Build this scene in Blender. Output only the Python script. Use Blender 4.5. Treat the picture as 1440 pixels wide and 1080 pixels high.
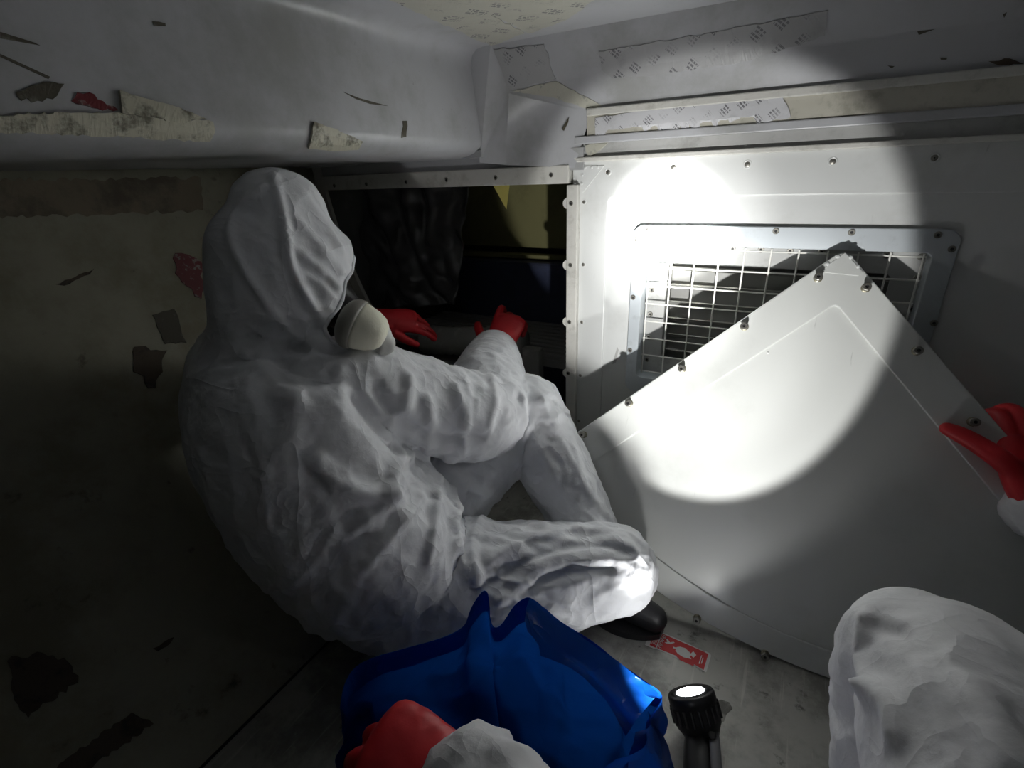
import bpy, bmesh, math, random
import numpy as np
from mathutils import Vector, Matrix
from mathutils.bvhtree import BVHTree

for o in list(bpy.data.objects): bpy.data.objects.remove(o)
scene = bpy.context.scene
C = scene.collection
random.seed(7); rng = np.random.RandomState(7)

# ------------------------------------------------------------------ camera
# Measurements below are written in metres with the lens at (0,0,0); the floor is H below it.
H = 0.85
F = 698.0; CX, CY = 720.0, 540.0
_x = np.array([1320, 242, -698.0]); _x /= np.linalg.norm(_x)
_d = np.array([68, 1640, 698.0]); _d -= _x * _d.dot(_x); _d /= np.linalg.norm(_d)
_u = -_d; _y = np.cross(_u, _x)
if _y[2] < 0: _y = -_y
R = np.array([_x, _y, _u])            # world = R @ cam (x right, y down, z forward)
cam_data = bpy.data.cameras.new('camera'); cam = bpy.data.objects.new('camera', cam_data); C.objects.link(cam)
cam_data.sensor_width = 36.0; cam_data.lens = F / 1440.0 * 36.0; cam_data.clip_start = 0.01
m = Matrix.Identity(4)
for r_ in range(3):
    m[r_][0] = R[r_][0]; m[r_][1] = -R[r_][1]; m[r_][2] = -R[r_][2]
m[2][3] = H
cam.matrix_world = m
scene.camera = cam

# ------------------------------------------------------------------ world, light, exposure
AMBIENT = 0.003
TORCH_WIDE, TORCH_MID, TORCH_CORE = 20.0, 8.0, 28.0   # the hand-held torch below the lens
FLOOR_TORCH, FLOOR_SPILL = 5.0, .8
w = bpy.data.worlds.new('world'); scene.world = w; w.use_nodes = True
w.node_tree.nodes['Background'].inputs[0].default_value = (0.93, 0.97, 1.0, 1)
w.node_tree.nodes['Background'].inputs[1].default_value = AMBIENT
scene.view_settings.view_transform = 'Standard'; scene.view_settings.look = 'None'
scene.view_settings.gamma = 1.0; scene.view_settings.use_curve_mapping = False
scene.view_settings.exposure = 0.55

# ------------------------------------------------------------------ helpers
def V(*a): return np.array(a, float)
def ray(px, py): return R @ np.array([(px - CX) / F, (py - CY) / F, 1.0])
def at(px, py, depth): return ray(px, py) * depth
def onY(px, py, y): r = ray(px, py); return r * (y / r[1])
def onZ(px, py, z): r = ray(px, py); return r * (z / r[2])
def onX(px, py, x): r = ray(px, py); return r * (x / r[0])

WO = {}                                # working-space origin of every object
def tag(o, label=None, cat=None, group=None, kind=None):
    if label: o['label'] = label
    if cat: o['category'] = cat
    if group: o['group'] = group
    if kind: o['kind'] = kind
    return o

def place(o, origin, parent):
    origin = np.array(origin, float); WO[o.name] = origin
    if parent is not None:
        o.parent = parent; o.location = Vector(origin - WO[parent.name])
    else:
        o.location = Vector(origin + V(0, 0, H))
    return o

def empty(name, origin, label=None, cat=None, group=None, kind=None):
    o = bpy.data.objects.new(name, None); C.objects.link(o); o.empty_display_size = 0.05
    place(o, origin, None)
    return tag(o, label, cat, group, kind)

def mesh_obj(name, verts, faces, mat, parent=None, smooth=False, uvs=None, origin=None):
    verts = np.array(verts, float)
    if origin is None:
        lo, hi = verts.min(0), verts.max(0)
        origin = V((lo[0] + hi[0]) / 2, (lo[1] + hi[1]) / 2, lo[2])
    me = bpy.data.meshes.new(name)
    me.from_pydata([tuple(v) for v in verts - np.array(origin)], [], [tuple(int(i) for i in f) for f in faces])
    if uvs is not None:
        ul = me.uv_layers.new(name='UVMap')
        for p in me.polygons:
            for li in p.loop_indices:
                ul.data[li].uv = tuple(uvs[me.loops[li].vertex_index])
    me.materials.append(mat); me.validate(); me.update()
    if smooth: me.polygons.foreach_set('use_smooth', [True] * len(me.polygons))
    o = bpy.data.objects.new(name, me); C.objects.link(o)
    place(o, origin, parent)
    return o

def bevel(o, width=0.003, seg=2, angle=0.6):
    b = o.modifiers.new('bevel', 'BEVEL'); b.width = width; b.segments = seg; b.limit_method = 'ANGLE'; b.angle_limit = angle
    return o

def inst(me, name, parent, pos, rot=None, scale=1.0):
    o = bpy.data.objects.new(name, me); C.objects.link(o); place(o, pos, parent)
    if rot is not None: o.rotation_mode = 'QUATERNION'; o.rotation_quaternion = rot
    o.scale = (scale,) * 3
    return o

class MB:
    def __init__(s): s.v = []; s.f = []
    def add(s, v, f):
        n = len(s.v); s.v += [np.array(q, float) for q in v]; s.f += [[i + n for i in q] for q in f]; return s
    def box(s, a, b):
        (x0, y0, z0), (x1, y1, z1) = a, b
        return s.add([(x0,y0,z0),(x1,y0,z0),(x1,y1,z0),(x0,y1,z0),(x0,y0,z1),(x1,y0,z1),(x1,y1,z1),(x0,y1,z1)],
                     [(3,2,1,0),(4,5,6,7),(0,1,5,4),(1,2,6,5),(2,3,7,6),(3,0,4,7)])
    def tube(s, pts, rad, n=12, ref=None, caps=True):
        pts = [np.array(p, float) for p in pts]; k = len(pts)
        if not hasattr(rad, '__len__'): rad = [rad] * k
        rings = []; prev = None
        for i in range(k):
            t = pts[min(i+1, k-1)] - pts[max(i-1, 0)]; t /= np.linalg.norm(t) + 1e-12
            if ref is not None: a = np.array(ref, float)
            elif prev is not None: a = prev
            else: a = V(0,0,1) if abs(t[2]) < .9 else V(1,0,0)
            a = a - t * a.dot(t); a /= np.linalg.norm(a) + 1e-12; prev = a
            b = np.cross(t, a); r = rad[i]
            ra, rb = (r, r) if not hasattr(r, '__len__') else r
            rings.append([pts[i] + a * ra * math.cos(2*math.pi*j/n) + b * rb * math.sin(2*math.pi*j/n) for j in range(n)])
        v = [p for q in rings for p in q]; f = []
        for i in range(k-1):
            for j in range(n):
                f.append((i*n+j, i*n+(j+1)%n, (i+1)*n+(j+1)%n, (i+1)*n+j))
        if caps: f.append(tuple(range(n-1, -1, -1))); f.append(tuple((k-1)*n + j for j in range(n)))
        return s.add(v, f)
    def ell(s, c, r, rot=None, n=14, mrings=9):
        c = np.array(c, float); M = np.eye(3) if rot is None else rot
        v = [c + M @ V(0,0,-r[2])]
        for i in range(1, mrings):
            th = -math.pi/2 + math.pi*i/mrings
            for j in range(n):
                ph = 2*math.pi*j/n
                v.append(c + M @ V(r[0]*math.cos(th)*math.cos(ph), r[1]*math.cos(th)*math.sin(ph), r[2]*math.sin(th)))
        v.append(c + M @ V(0,0,r[2])); f = []
        for j in range(n): f.append((0, 1+(j+1)%n, 1+j))
        for i in range(mrings-2):
            for j in range(n):
                a = 1+i*n; f.append((a+j, a+(j+1)%n, a+n+(j+1)%n, a+n+j))
        a = 1+(mrings-2)*n
        for j in range(n): f.append((a+j, a+(j+1)%n, len(v)-1))
        return s.add(v, f)
    def build(s, name, mat, parent=None, smooth=False, origin=None):
        return mesh_obj(name, s.v, s.f, mat, parent, smooth, None, origin)

def spline(pts, n=8):
    """Catmull-Rom through rows of numbers."""
    P = [np.array(p, float) for p in pts]; out = []
    for i in range(len(P)-1):
        p0 = P[max(i-1,0)]; p1 = P[i]; p2 = P[i+1]; p3 = P[min(i+2, len(P)-1)]
        for k in range(n):
            t = k/n
            out.append(.5*((2*p1)+(-p0+p2)*t+(2*p0-5*p1+4*p2-p3)*t*t+(-p0+3*p1-3*p2+p3)*t**3))
    out.append(P[-1]); return out

def limb(mb, rows, n=16, sub=7, ref=None):
    """rows: (x,y,z,ra[,rb]) -> capped round-ended loft added to mb"""
    rows = [list(r_) + ([r_[3]] if len(r_) == 4 else []) for r_ in rows]
    S = spline(rows, sub)
    def cap(e, q):
        t = e[:3] - q[:3]; t = t / (np.linalg.norm(t)+1e-9); r_ = min(e[3], e[4]); out = []
        for a in (25, 50, 72, 86):
            a = math.radians(a); out.append(np.concatenate([e[:3] + t*r_*math.sin(a), e[3:]*math.cos(a)]))
        return out
    S = cap(S[0], S[1])[::-1] + S + cap(S[-1], S[-2])
    mb.tube([q[:3] for q in S], [(q[3], q[4]) for q in S], n, ref)

def remesh(mb, voxel, smooth_it=6, fac=.5):
    me = bpy.data.meshes.new('tmp'); me.from_pydata([tuple(v) for v in mb.v], [], [tuple(f) for f in mb.f]); me.update()
    bm = bmesh.new(); bm.from_mesh(me); bmesh.ops.recalc_face_normals(bm, faces=bm.faces); bm.to_mesh(me); bm.free()
    o = bpy.data.objects.new('tmp', me); C.objects.link(o)
    r_ = o.modifiers.new('r', 'REMESH'); r_.mode = 'VOXEL'; r_.voxel_size = voxel
    if smooth_it:
        s_ = o.modifiers.new('s', 'SMOOTH'); s_.factor = fac; s_.iterations = smooth_it
    dg = bpy.context.evaluated_depsgraph_get(); dg.update()
    out = bpy.data.meshes.new_from_object(o.evaluated_get(dg))
    n = len(out.vertices); co = np.empty(n*3); out.vertices.foreach_get('co', co)
    faces = [tuple(p.vertices) for p in out.polygons]
    bpy.data.objects.remove(o); bpy.data.meshes.remove(me); bpy.data.meshes.remove(out)
    return co.reshape(-1, 3), faces

def vnormals(v, faces):
    f4 = np.array([(f[0], f[1], f[2], f[3] if len(f) > 3 else f[2]) for f in faces])
    fn = np.cross(v[f4[:,2]] - v[f4[:,0]], v[f4[:,3]] - v[f4[:,1]])
    n = np.zeros_like(v)
    for k in range(4): np.add.at(n, f4[:,k], fn)
    return n / (np.linalg.norm(n, axis=1, keepdims=True) + 1e-12)

_perm = rng.permutation(256); _perm = np.concatenate([_perm]*3)
_grad = rng.normal(size=(256, 3)); _grad /= np.linalg.norm(_grad, axis=1, keepdims=True)
def pnoise(P):
    P = np.asarray(P, float); I = np.floor(P).astype(int); Fr = P - I; I &= 255
    u = Fr*Fr*Fr*(Fr*(Fr*6-15)+10); out = 0
    for dx in (0,1):
        for dy in (0,1):
            for dz in (0,1):
                h = _perm[_perm[_perm[(I[:,0]+dx) & 255] + ((I[:,1]+dy) & 255)] + ((I[:,2]+dz) & 255)]
                g = _grad[h]; d = ((Fr - np.array([dx,dy,dz]))*g).sum(1)
                wgt = (u[:,0] if dx else 1-u[:,0])*(u[:,1] if dy else 1-u[:,1])*(u[:,2] if dz else 1-u[:,2])
                out = out + d*wgt
    return out*1.6

def ridged(v, d, freq, stretch=.22, warp=.35, seed=0.0):
    """cloth folds: sharp ridges that run along direction d"""
    d = np.array(d, float); d /= np.linalg.norm(d)
    q = v - np.outer(v @ d, d)*(1-stretch)
    wv = np.stack([pnoise(v*freq*.35+seed+7), pnoise(v*freq*.35+seed+31), pnoise(v*freq*.35+seed+57)], 1)
    q = q*freq + wv*warp*2 + seed
    return 1 - 2.2*np.abs(pnoise(q))

def seg_dist(v, poly):
    best = np.full(len(v), 9.0)
    for a, b in zip(poly[:-1], poly[1:]):
        ab = b-a; t = np.clip(((v-a) @ ab)/(ab @ ab + 1e-12), 0, 1)
        best = np.minimum(best, np.linalg.norm(v - (a + t[:,None]*ab), axis=1))
    return best

def frame(y, z):
    """rotation matrix with local y along y and local z near z"""
    y = np.array(y, float); y /= np.linalg.norm(y); z = np.array(z, float); z -= y*z.dot(y); z /= np.linalg.norm(z)
    return np.stack([np.cross(y, z), y, z], 1)

# ------------------------------------------------------------------ materials
def mat(name, col, rough=.5, metal=0.0, dirt=None, bump=None, spec=.5, trans=0.0, coords='Object', emit=None, coat=0.0, vary=0.0, streak=None):
    m_ = bpy.data.materials.new(name); m_.use_nodes = True; nt = m_.node_tree; N = nt.nodes; L = nt.links
    b = N['Principled BSDF']; b.inputs['Roughness'].default_value = rough; b.inputs['Metallic'].default_value = metal
    b.inputs['Specular IOR Level'].default_value = spec; b.inputs['Coat Weight'].default_value = coat
    tc = N.new('ShaderNodeTexCoord').outputs[coords]
    rgb = N.new('ShaderNodeRGB'); rgb.outputs[0].default_value = (*col, 1); cur = rgb.outputs[0]
    def noise(scale, detail=5, rough_=.6, vec=tc):
        n_ = N.new('ShaderNodeTexNoise'); n_.inputs['Scale'].default_value = scale; n_.inputs['Detail'].default_value = detail
        n_.inputs['Roughness'].default_value = rough_; L.new(vec, n_.inputs['Vector']); return n_.outputs['Fac']
    def ramp(src, a, b_):
        r_ = N.new('ShaderNodeMapRange'); r_.interpolation_type = 'SMOOTHSTEP'; L.new(src, r_.inputs['Value'])
        r_.inputs['From Min'].default_value = a; r_.inputs['From Max'].default_value = b_; return r_.outputs['Result']
    def mix(fac, colb, amount=1.0):
        nonlocal cur
        mu = N.new('ShaderNodeMath'); mu.operation = 'MULTIPLY'; L.new(fac, mu.inputs[0]); mu.inputs[1].default_value = amount
        x_ = N.new('ShaderNodeMix'); x_.data_type = 'RGBA'; L.new(mu.outputs[0], x_.inputs[0]); L.new(cur, x_.inputs[6])
        x_.inputs[7].default_value = (*colb, 1); cur = x_.outputs[2]
    if vary: mix(noise(6, 6), tuple(c*.6 for c in col), vary)
    for (dc, sc, lo, hi, am) in (dirt or []): mix(ramp(noise(sc, 8, .68), lo, hi), dc, am)
    if streak:
        dc, sc, rot, lo, hi, am = streak
        mp = N.new('ShaderNodeMapping'); L.new(tc, mp.inputs['Vector']); mp.inputs['Rotation'].default_value = rot; mp.inputs['Scale'].default_value = sc
        mix(ramp(noise(1.0, 4, .6, mp.outputs[0]), lo, hi), dc, am)
    L.new(cur, b.inputs['Base Color'])
    if bump:
        bn = None
        for sc, st in bump:
            q = N.new('ShaderNodeBump'); q.inputs['Strength'].default_value = st; q.inputs['Distance'].default_value = .004
            L.new(noise(sc, 6, .6), q.inputs['Height'])
            if bn: L.new(bn, q.inputs['Normal'])
            bn = q.outputs[0]
        L.new(bn, b.inputs['Normal'])
    if trans:
        tr = N.new('ShaderNodeBsdfTranslucent'); L.new(cur, tr.inputs[0]); mx = N.new('ShaderNodeMixShader'); mx.inputs[0].default_value = trans
        L.new(b.outputs[0], mx.inputs[1]); L.new(tr.outputs[0], mx.inputs[2]); L.new(mx.outputs[0], N['Material Output'].inputs[0])
    if emit: b.inputs['Emission Color'].default_value = (*emit[0], 1); b.inputs['Emission Strength'].default_value = emit[1]
    return m_

SCUFF = ((.16,.16,.15), (60,9,9), (.3,.5,.4), .70, .78, .5)
M = {}
M['panel'] = mat('painted_panel', (.66,.67,.66), .34, dirt=[((.42,.42,.39),5,.52,.72,.35), ((.2,.2,.18),38,.70,.78,.5)], bump=[(9,.05)], streak=SCUFF)
M['loose'] = mat('painted_loose_panel', (.62,.63,.61), .27, dirt=[((.40,.41,.38),4,.5,.74,.35), ((.2,.2,.18),45,.72,.79,.5)], bump=[(7,.05)], streak=SCUFF)
M['lining'] = mat('ceiling_lining', (.47,.475,.495), .38, dirt=[((.27,.27,.245),4,.45,.70,.6), ((.12,.11,.09),26,.68,.77,.7)], bump=[(12,.06)], streak=((.12,.12,.11),(9,50,50),(.2,.5,.3),.72,.8,.6))
M['sidewall'] = mat('dirty_side_wall', (.38,.365,.285), .62, dirt=[((.22,.20,.13),3.5,.42,.68,.75), ((.05,.045,.035),9,.60,.72,.8), ((.02,.02,.016),30,.68,.76,.7)], bump=[(14,.25),(70,.1)], streak=((.07,.065,.05),(4,22,22),(.5,.3,.2),.66,.76,.6))
M['floor'] = mat('scuffed_metal_floor', (.46,.455,.42), .46, .2, dirt=[((.20,.195,.175),9,.42,.64,.8), ((.06,.06,.05),21,.60,.70,.75), ((.62,.61,.56),60,.62,.72,.4)], bump=[(40,.15)], streak=((.66,.65,.6),(90,6,6),(0,0,.7),.60,.72,.5))
M['floorstain'] = mat('floor_grime', (.13,.125,.11), .5, dirt=[((.3,.3,.27),30,.45,.6,.8)])
M['strip'] = mat('grey_sealed_strip', (.42,.42,.41), .5, dirt=[((.22,.22,.2),14,.5,.7,.6)], bump=[(60,.2)])
M['tan'] = mat('dirty_tan_tape', (.50,.48,.41), .6, dirt=[((.25,.24,.19),22,.5,.68,.6), ((.08,.08,.07),12,.66,.76,.8)], bump=[(50,.2)])
M['oldtape'] = mat('yellowed_tape', (.55,.53,.42), .5, dirt=[((.10,.09,.06),28,.50,.66,.9)], bump=[(40,.12)])
M['darkpatch'] = mat('dark_adhesive_patch', (.09,.08,.055), .6, dirt=[((.25,.24,.2),40,.55,.68,.7)], bump=[(60,.5)])
M['brownpatch'] = mat('brown_adhesive_patch', (.10,.075,.05), .65, dirt=[((.02,.02,.02),30,.5,.66,.7)], bump=[(60,.4)])
M['bandpatch'] = mat('brown_tape_band', (.24,.20,.14), .65, dirt=[((.10,.08,.055),9,.45,.65,.8)], bump=[(60,.3)])
M['redpatch'] = mat('red_sticker_remains', (.17,.02,.025), .5, dirt=[((.30,.28,.25),50,.55,.62,.8), ((.03,.02,.02),22,.55,.66,.8)])
M['rail'] = mat('primed_rail', (.62,.61,.57), .55, dirt=[((.32,.31,.27),25,.5,.7,.5)], bump=[(90,.35)])
M['frame'] = mat('bare_frame_metal', (.56,.60,.63), .33, .35, dirt=[((.35,.37,.38),20,.55,.72,.4)])
M['wire'] = mat('white_wire', (.80,.79,.74), .4)
M['steel'] = mat('screw_steel', (.30,.29,.26), .35, .8, dirt=[((.10,.09,.07),90,.5,.65,.7)])
M['slot'] = mat('screw_recess', (.03,.03,.03), .7)
M['brass'] = mat('dull_fastener', (.34,.32,.24), .4, .7, dirt=[((.10,.09,.06),120,.5,.65,.6)])
M['louver'] = mat('louver_metal', (.62,.62,.58), .22, .6)
M['ventback'] = mat('vent_back_metal', (.22,.22,.21), .4, .2, dirt=[((.22,.22,.2),9,.5,.7,.5)])
M['suit'] = mat('white_suit', (.77,.78,.81), .55, bump=[(24,.25),(75,.12)], spec=.35)
M['suit2'] = mat('white_suit_companion', (.74,.74,.76), .55, bump=[(24,.28),(75,.2)], spec=.35)
def crease_bump(m_, layers):
    """thin paper-like creases: folded noise, stretched along one axis"""
    nt = m_.node_tree; N = nt.nodes; L = nt.links; b = N['Principled BSDF']
    tc = N.new('ShaderNodeTexCoord').outputs['Object']; cur = b.inputs['Normal'].links[0].from_socket if b.inputs['Normal'].links else None
    for sc, stretch, rot, dist in layers:
        mp = N.new('ShaderNodeMapping'); L.new(tc, mp.inputs['Vector']); mp.inputs['Rotation'].default_value = rot; mp.inputs['Scale'].default_value = stretch
        n_ = N.new('ShaderNodeTexNoise'); n_.inputs['Scale'].default_value = sc; n_.inputs['Detail'].default_value = 2.5; n_.inputs['Distortion'].default_value = .35
        L.new(mp.outputs[0], n_.inputs['Vector'])
        a = N.new('ShaderNodeMath'); a.operation = 'SUBTRACT'; L.new(n_.outputs['Fac'], a.inputs[0]); a.inputs[1].default_value = .5
        a2 = N.new('ShaderNodeMath'); a2.operation = 'ABSOLUTE'; L.new(a.outputs[0], a2.inputs[0])
        a3 = N.new('ShaderNodeMath'); a3.operation = 'POWER'; L.new(a2.outputs[0], a3.inputs[0]); a3.inputs[1].default_value = .75
        q = N.new('ShaderNodeBump'); q.invert = True; q.inputs['Strength'].default_value = 1.0; q.inputs['Distance'].default_value = dist; L.new(a3.outputs[0], q.inputs['Height'])
        if cur: L.new(cur, q.inputs['Normal'])
        cur = q.outputs[0]
    L.new(cur, b.inputs['Normal'])
crease_bump(M['suit'], [(8,(1,1,.35),(.4,.5,.2),.012), (15,(.4,1,1),(.2,.6,.8),.0065), (30,(1,.5,1),(.9,.1,.4),.0018)])
crease_bump(M['suit2'], [(8,(1,1,.3),(.4,.5,.2),.006), (17,(.4,1,1),(.2,.6,.8),.0045), (34,(1,.5,1),(.9,.1,.4),.002)])
M['red'] = mat('red_rubber', (.62,.018,.025), .45, bump=[(60,.15)], vary=.25)
M['black'] = mat('black_rubber', (.018,.018,.02), .42, bump=[(120,.1)])
M['boot'] = mat('black_boot', (.014,.014,.016), .5, bump=[(60,.2)])
M['skin'] = mat('skin', (.50,.30,.22), .5)
M['hair'] = mat('dark_hair', (.02,.016,.013), .6)
M['filter'] = mat('cream_filter_pad', (.90,.88,.72), .65, bump=[(80,.25)], vary=.08)
M['filter_ring'] = mat('grey_filter_ring', (.28,.27,.24), .5)
M['valve'] = mat('whitish_valve', (.62,.62,.60), .5, bump=[(60,.3)])
M['blue'] = mat('blue_plastic', (.004,.07,.36), .16, trans=.6, bump=[(16,.6),(60,.2)], spec=.7)
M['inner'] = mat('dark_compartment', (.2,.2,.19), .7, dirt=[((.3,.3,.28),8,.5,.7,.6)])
M['yellowgreen'] = mat('primer_yellow_green', (.26,.245,.11), .6, dirt=[((.07,.065,.03),6,.5,.7,.5)])
M['yellow'] = mat('yellow_flap', (.80,.70,.20), .55)
M['navy'] = mat('dark_blue_box', (.07,.085,.16), .5, dirt=[((.05,.05,.06),10,.5,.7,.5)])
M['plastic_black'] = mat('black_sheeting', (.14,.14,.145), .2, bump=[(14,.4)], coat=1.0)
M['grey_duct'] = mat('grey_duct', (.34,.34,.33), .5, dirt=[((.52,.52,.5),20,.52,.66,.7)], bump=[(25,.4)])
M['ribs'] = mat('ribbed_grey', (.32,.32,.32), .45)
M['lamp_black'] = mat('torch_black', (.012,.012,.013), .38)
M['lamp_grey'] = mat('torch_grey_strip', (.13,.13,.14), .4)
M['reflector'] = mat('torch_reflector', (.8,.8,.8), .12, 1.0)
M['lens'] = mat('torch_lens', (1,1,1), .2, emit=((.93,.96,1.0), 7.0))
M['label_red'] = mat('label_red', (.60,.035,.04), .5)
M['label_white'] = mat('label_white', (.72,.71,.69), .5)

crease_bump(M['blue'], [(6,(1,1,.5),(.3,.2,.5),.030), (13,(.6,1,1),(.8,.4,.1),.012)])

def print_mat(name, col, ink=(.10,.10,.11), rot=0.8, sc=1.0, dens=.40, rough=.42):
    """paper tape with slanted blocks of small printing; UVs are in metres"""
    m_ = mat(name, col, rough, bump=[(30,.35)], dirt=[(tuple(c*.62 for c in col),18,.56,.72,.45)])
    nt = m_.node_tree; N = nt.nodes; L = nt.links; b = N['Principled BSDF']
    src = b.inputs['Base Color'].links[0].from_socket
    uv = N.new('ShaderNodeUVMap'); mp = N.new('ShaderNodeMapping'); L.new(uv.outputs[0], mp.inputs['Vector']); mp.inputs['Rotation'].default_value = (0,0,-rot)
    mp.inputs['Scale'].default_value = (sc,sc,1)
    sep = N.new('ShaderNodeSeparateXYZ'); L.new(mp.outputs[0], sep.inputs[0])
    def math_(op, a, b_=None, c=None):
        q = N.new('ShaderNodeMath'); q.operation = op
        for i, x_ in enumerate((a, b_, c)):
            if x_ is None: continue
            if isinstance(x_, (int, float)): q.inputs[i].default_value = x_
            else: L.new(x_, q.inputs[i])
        return q.outputs[0]
    u_, v_ = sep.outputs[0], sep.outputs[1]
    line = math_('LESS_THAN', math_('FRACT', math_('MULTIPLY', v_, 210.0)), .58)           # text rows
    cell = N.new('ShaderNodeCombineXYZ'); L.new(math_('MULTIPLY', u_, 420.0), cell.inputs[0]); L.new(math_('FLOOR', math_('MULTIPLY', v_, 210.0)), cell.inputs[1])
    n1 = N.new('ShaderNodeTexNoise'); n1.inputs['Scale'].default_value = 1.0; n1.inputs['Detail'].default_value = 1; L.new(cell.outputs[0], n1.inputs['Vector'])
    glyph = math_('GREATER_THAN', n1.outputs['Fac'], .47)
    bu = math_('FRACT', math_('MULTIPLY_ADD', u_, 26.0, math_('MULTIPLY', math_('FLOOR', math_('MULTIPLY', v_, 38.0)), .37)))
    bv = math_('FRACT', math_('MULTIPLY', v_, 38.0))
    block = math_('MULTIPLY', math_('LESS_THAN', bu, dens), math_('LESS_THAN', bv, .62))
    ink_f = math_('MULTIPLY', math_('MULTIPLY', line, glyph), block)
    n2 = N.new('ShaderNodeTexNoise'); n2.inputs['Scale'].default_value = 14; L.new(uv.outputs[0], n2.inputs['Vector'])
    wear = N.new('ShaderNodeMapRange'); L.new(n2.outputs['Fac'], wear.inputs[0]); wear.inputs[1].default_value = .40; wear.inputs[2].default_value = .55
    ink_f = math_('MULTIPLY', ink_f, wear.outputs[0])
    x_ = N.new('ShaderNodeMix'); x_.data_type = 'RGBA'; L.new(math_('MULTIPLY', ink_f, .85), x_.inputs[0]); L.new(src, x_.inputs[6]); x_.inputs[7].default_value = (*ink, 1)
    L.new(x_.outputs[2], b.inputs['Base Color'])
    return m_
M['print'] = print_mat('printed_white_tape', (.60,.60,.62))
M['print_cream'] = print_mat('printed_cream_tape', (.50,.49,.42), rot=.95, sc=.55, dens=.5)
M['print_grey'] = print_mat('printed_grey_tape', (.38,.38,.385), rot=.75, sc=.8)

# ------------------------------------------------------------------ the setting
D = 1.12                                # the bulkhead
YB = -1.8                               # the hold goes on behind the camera
XR, XL = 1.40, -0.70                    # floor edges
def extrude_profile(name, prof, y0, y1, material, parent=None, smooth=False, ny=1):
    """prof: (x,z) open polyline, one skin along Y"""
    ys = np.linspace(y0, y1, ny+1); n = len(prof); v = [(x, y, z) for y in ys for x, z in prof]; f = []
    for i in range(ny):
        for j in range(n-1): f.append((i*n+j, i*n+j+1, (i+1)*n+j+1, (i+1)*n+j))
    return mesh_obj(name, v, f, material, parent, smooth)
def arc_pts(a, b, rad, n=24):
    """arc from a to b (x,z), bulging to the left of a->b"""
    a = np.array(a); b = np.array(b); c = (a+b)/2; d = b-a; l = np.linalg.norm(d); nn = np.array([-d[1], d[0]])/l
    cc = c - nn*math.sqrt(rad**2-(l/2)**2); t0 = math.atan2(*(a-cc)[::-1]); t1 = math.atan2(*(b-cc)[::-1])
    if t1-t0 > math.pi: t1 -= 2*math.pi
    if t0-t1 > math.pi: t0 -= 2*math.pi
    return [(cc[0]+rad*math.cos(t), cc[1]+rad*math.sin(t)) for t in np.linspace(t0, t1, n)]
SIDE_A, SIDE_B, SIDE_R = (XL, -H), (-1.29, .038), 1.1
side_prof = arc_pts(SIDE_A, SIDE_B, SIDE_R, 30)

mb = MB(); mb.box((XL-.03, YB, -H-.03), (XR+.03, D+.02, -H))
floor = tag(mb.build('floor', M['floor']), 'scuffed grey metal floor of the cargo hold', kind='structure')
def shell(o, t=.01):
    s_ = o.modifiers.new('solid', 'SOLIDIFY'); s_.thickness = t; s_.offset = 0; return o
wl = shell(extrude_profile('wall_left', side_prof, YB, D+.02, M['sidewall'], smooth=True, ny=4))
tag(wl, 'dirty curved lower side wall in the dark', kind='structure')
wr = shell(extrude_profile('wall_right', [(2*.35-x, z) for x, z in side_prof], YB, D+.02, M['sidewall'], smooth=True, ny=4))
tag(wr, 'curved lower side wall out of view', kind='structure')

# ceiling pan: soffit, upright side, flat top
cz = .247
def pan(side):
    q = [(-1.30,.040), (-.73,.037), (-.705,.040), (-.685,.047), (-.672,.058), (-.668,.072), (-.684,.205), (-.684,.222), (-.678,.236), (-.664,.245), (-.645,cz)]
    return q if side < 0 else [(.7-x, z) for x, z in q][::-1]
cl_ = shell(extrude_profile('ceiling', pan(-1)+pan(1), YB, 1.062, M['lining'], ny=4), .003)
cl_.data.polygons.foreach_set('use_smooth', [True]*len(cl_.data.polygons))
tag(cl_, 'low white ceiling pan with upright side', kind='structure')
es = cl_.modifiers.new('e', 'EDGE_SPLIT'); es.split_angle = 1.2
# soffit carried on to the bulkhead
mb = MB(); mb.box((-1.30, 1.055, .036), (-.668, D+.02, .05)); so = mb.build('ceiling', M['lining']); tag(so, 'end of the soffit over the opening', kind='structure')

# cove between ceiling and bulkhead with its faceted corner
A0 = onY(676,222,1.06); A1 = onY(657,75,1.06); Pc = onY(690,62,1.05); Pc[2] = cz; B0 = onY(710,232,1.092); B1 = onY(715,130,1.10)
C0 = onY(808,236,1.104); C1 = onY(832,156,1.12); K = onY(780,113,1.10)
xr = 1.36; Q = V(K[0]-.02, 1.05, cz)
rt = lambda p: V(xr, p[1], p[2])
cv = [A0, A1, Pc, B0, B1, C0, C1, K, Q, rt(Q), rt(K), rt(C1), V(-.70,1.06,cz)]
cf = [(0,3,4),(0,4,2),(0,2,1),(1,2,12),(3,5,6,4),(4,6,7),(2,4,7,8),(8,7,10,9),(7,6,11,10)]
cove = mesh_obj('trim_1', cv, cf, M['lining']); tag(cove, 'white faceted cove between ceiling and bulkhead', kind='structure')
bm = bmesh.new(); bm.from_mesh(cove.data); bmesh.ops.recalc_face_normals(bm, faces=bm.faces); bm.to_mesh(cove.data); bm.free()
bevel(cove, .003, 3, .2); cove.data.polygons.foreach_set('use_smooth', [True]*len(cove.data.polygons))

def zrow(px, py, y=D): return onY(px, py, y)[2]
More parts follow.
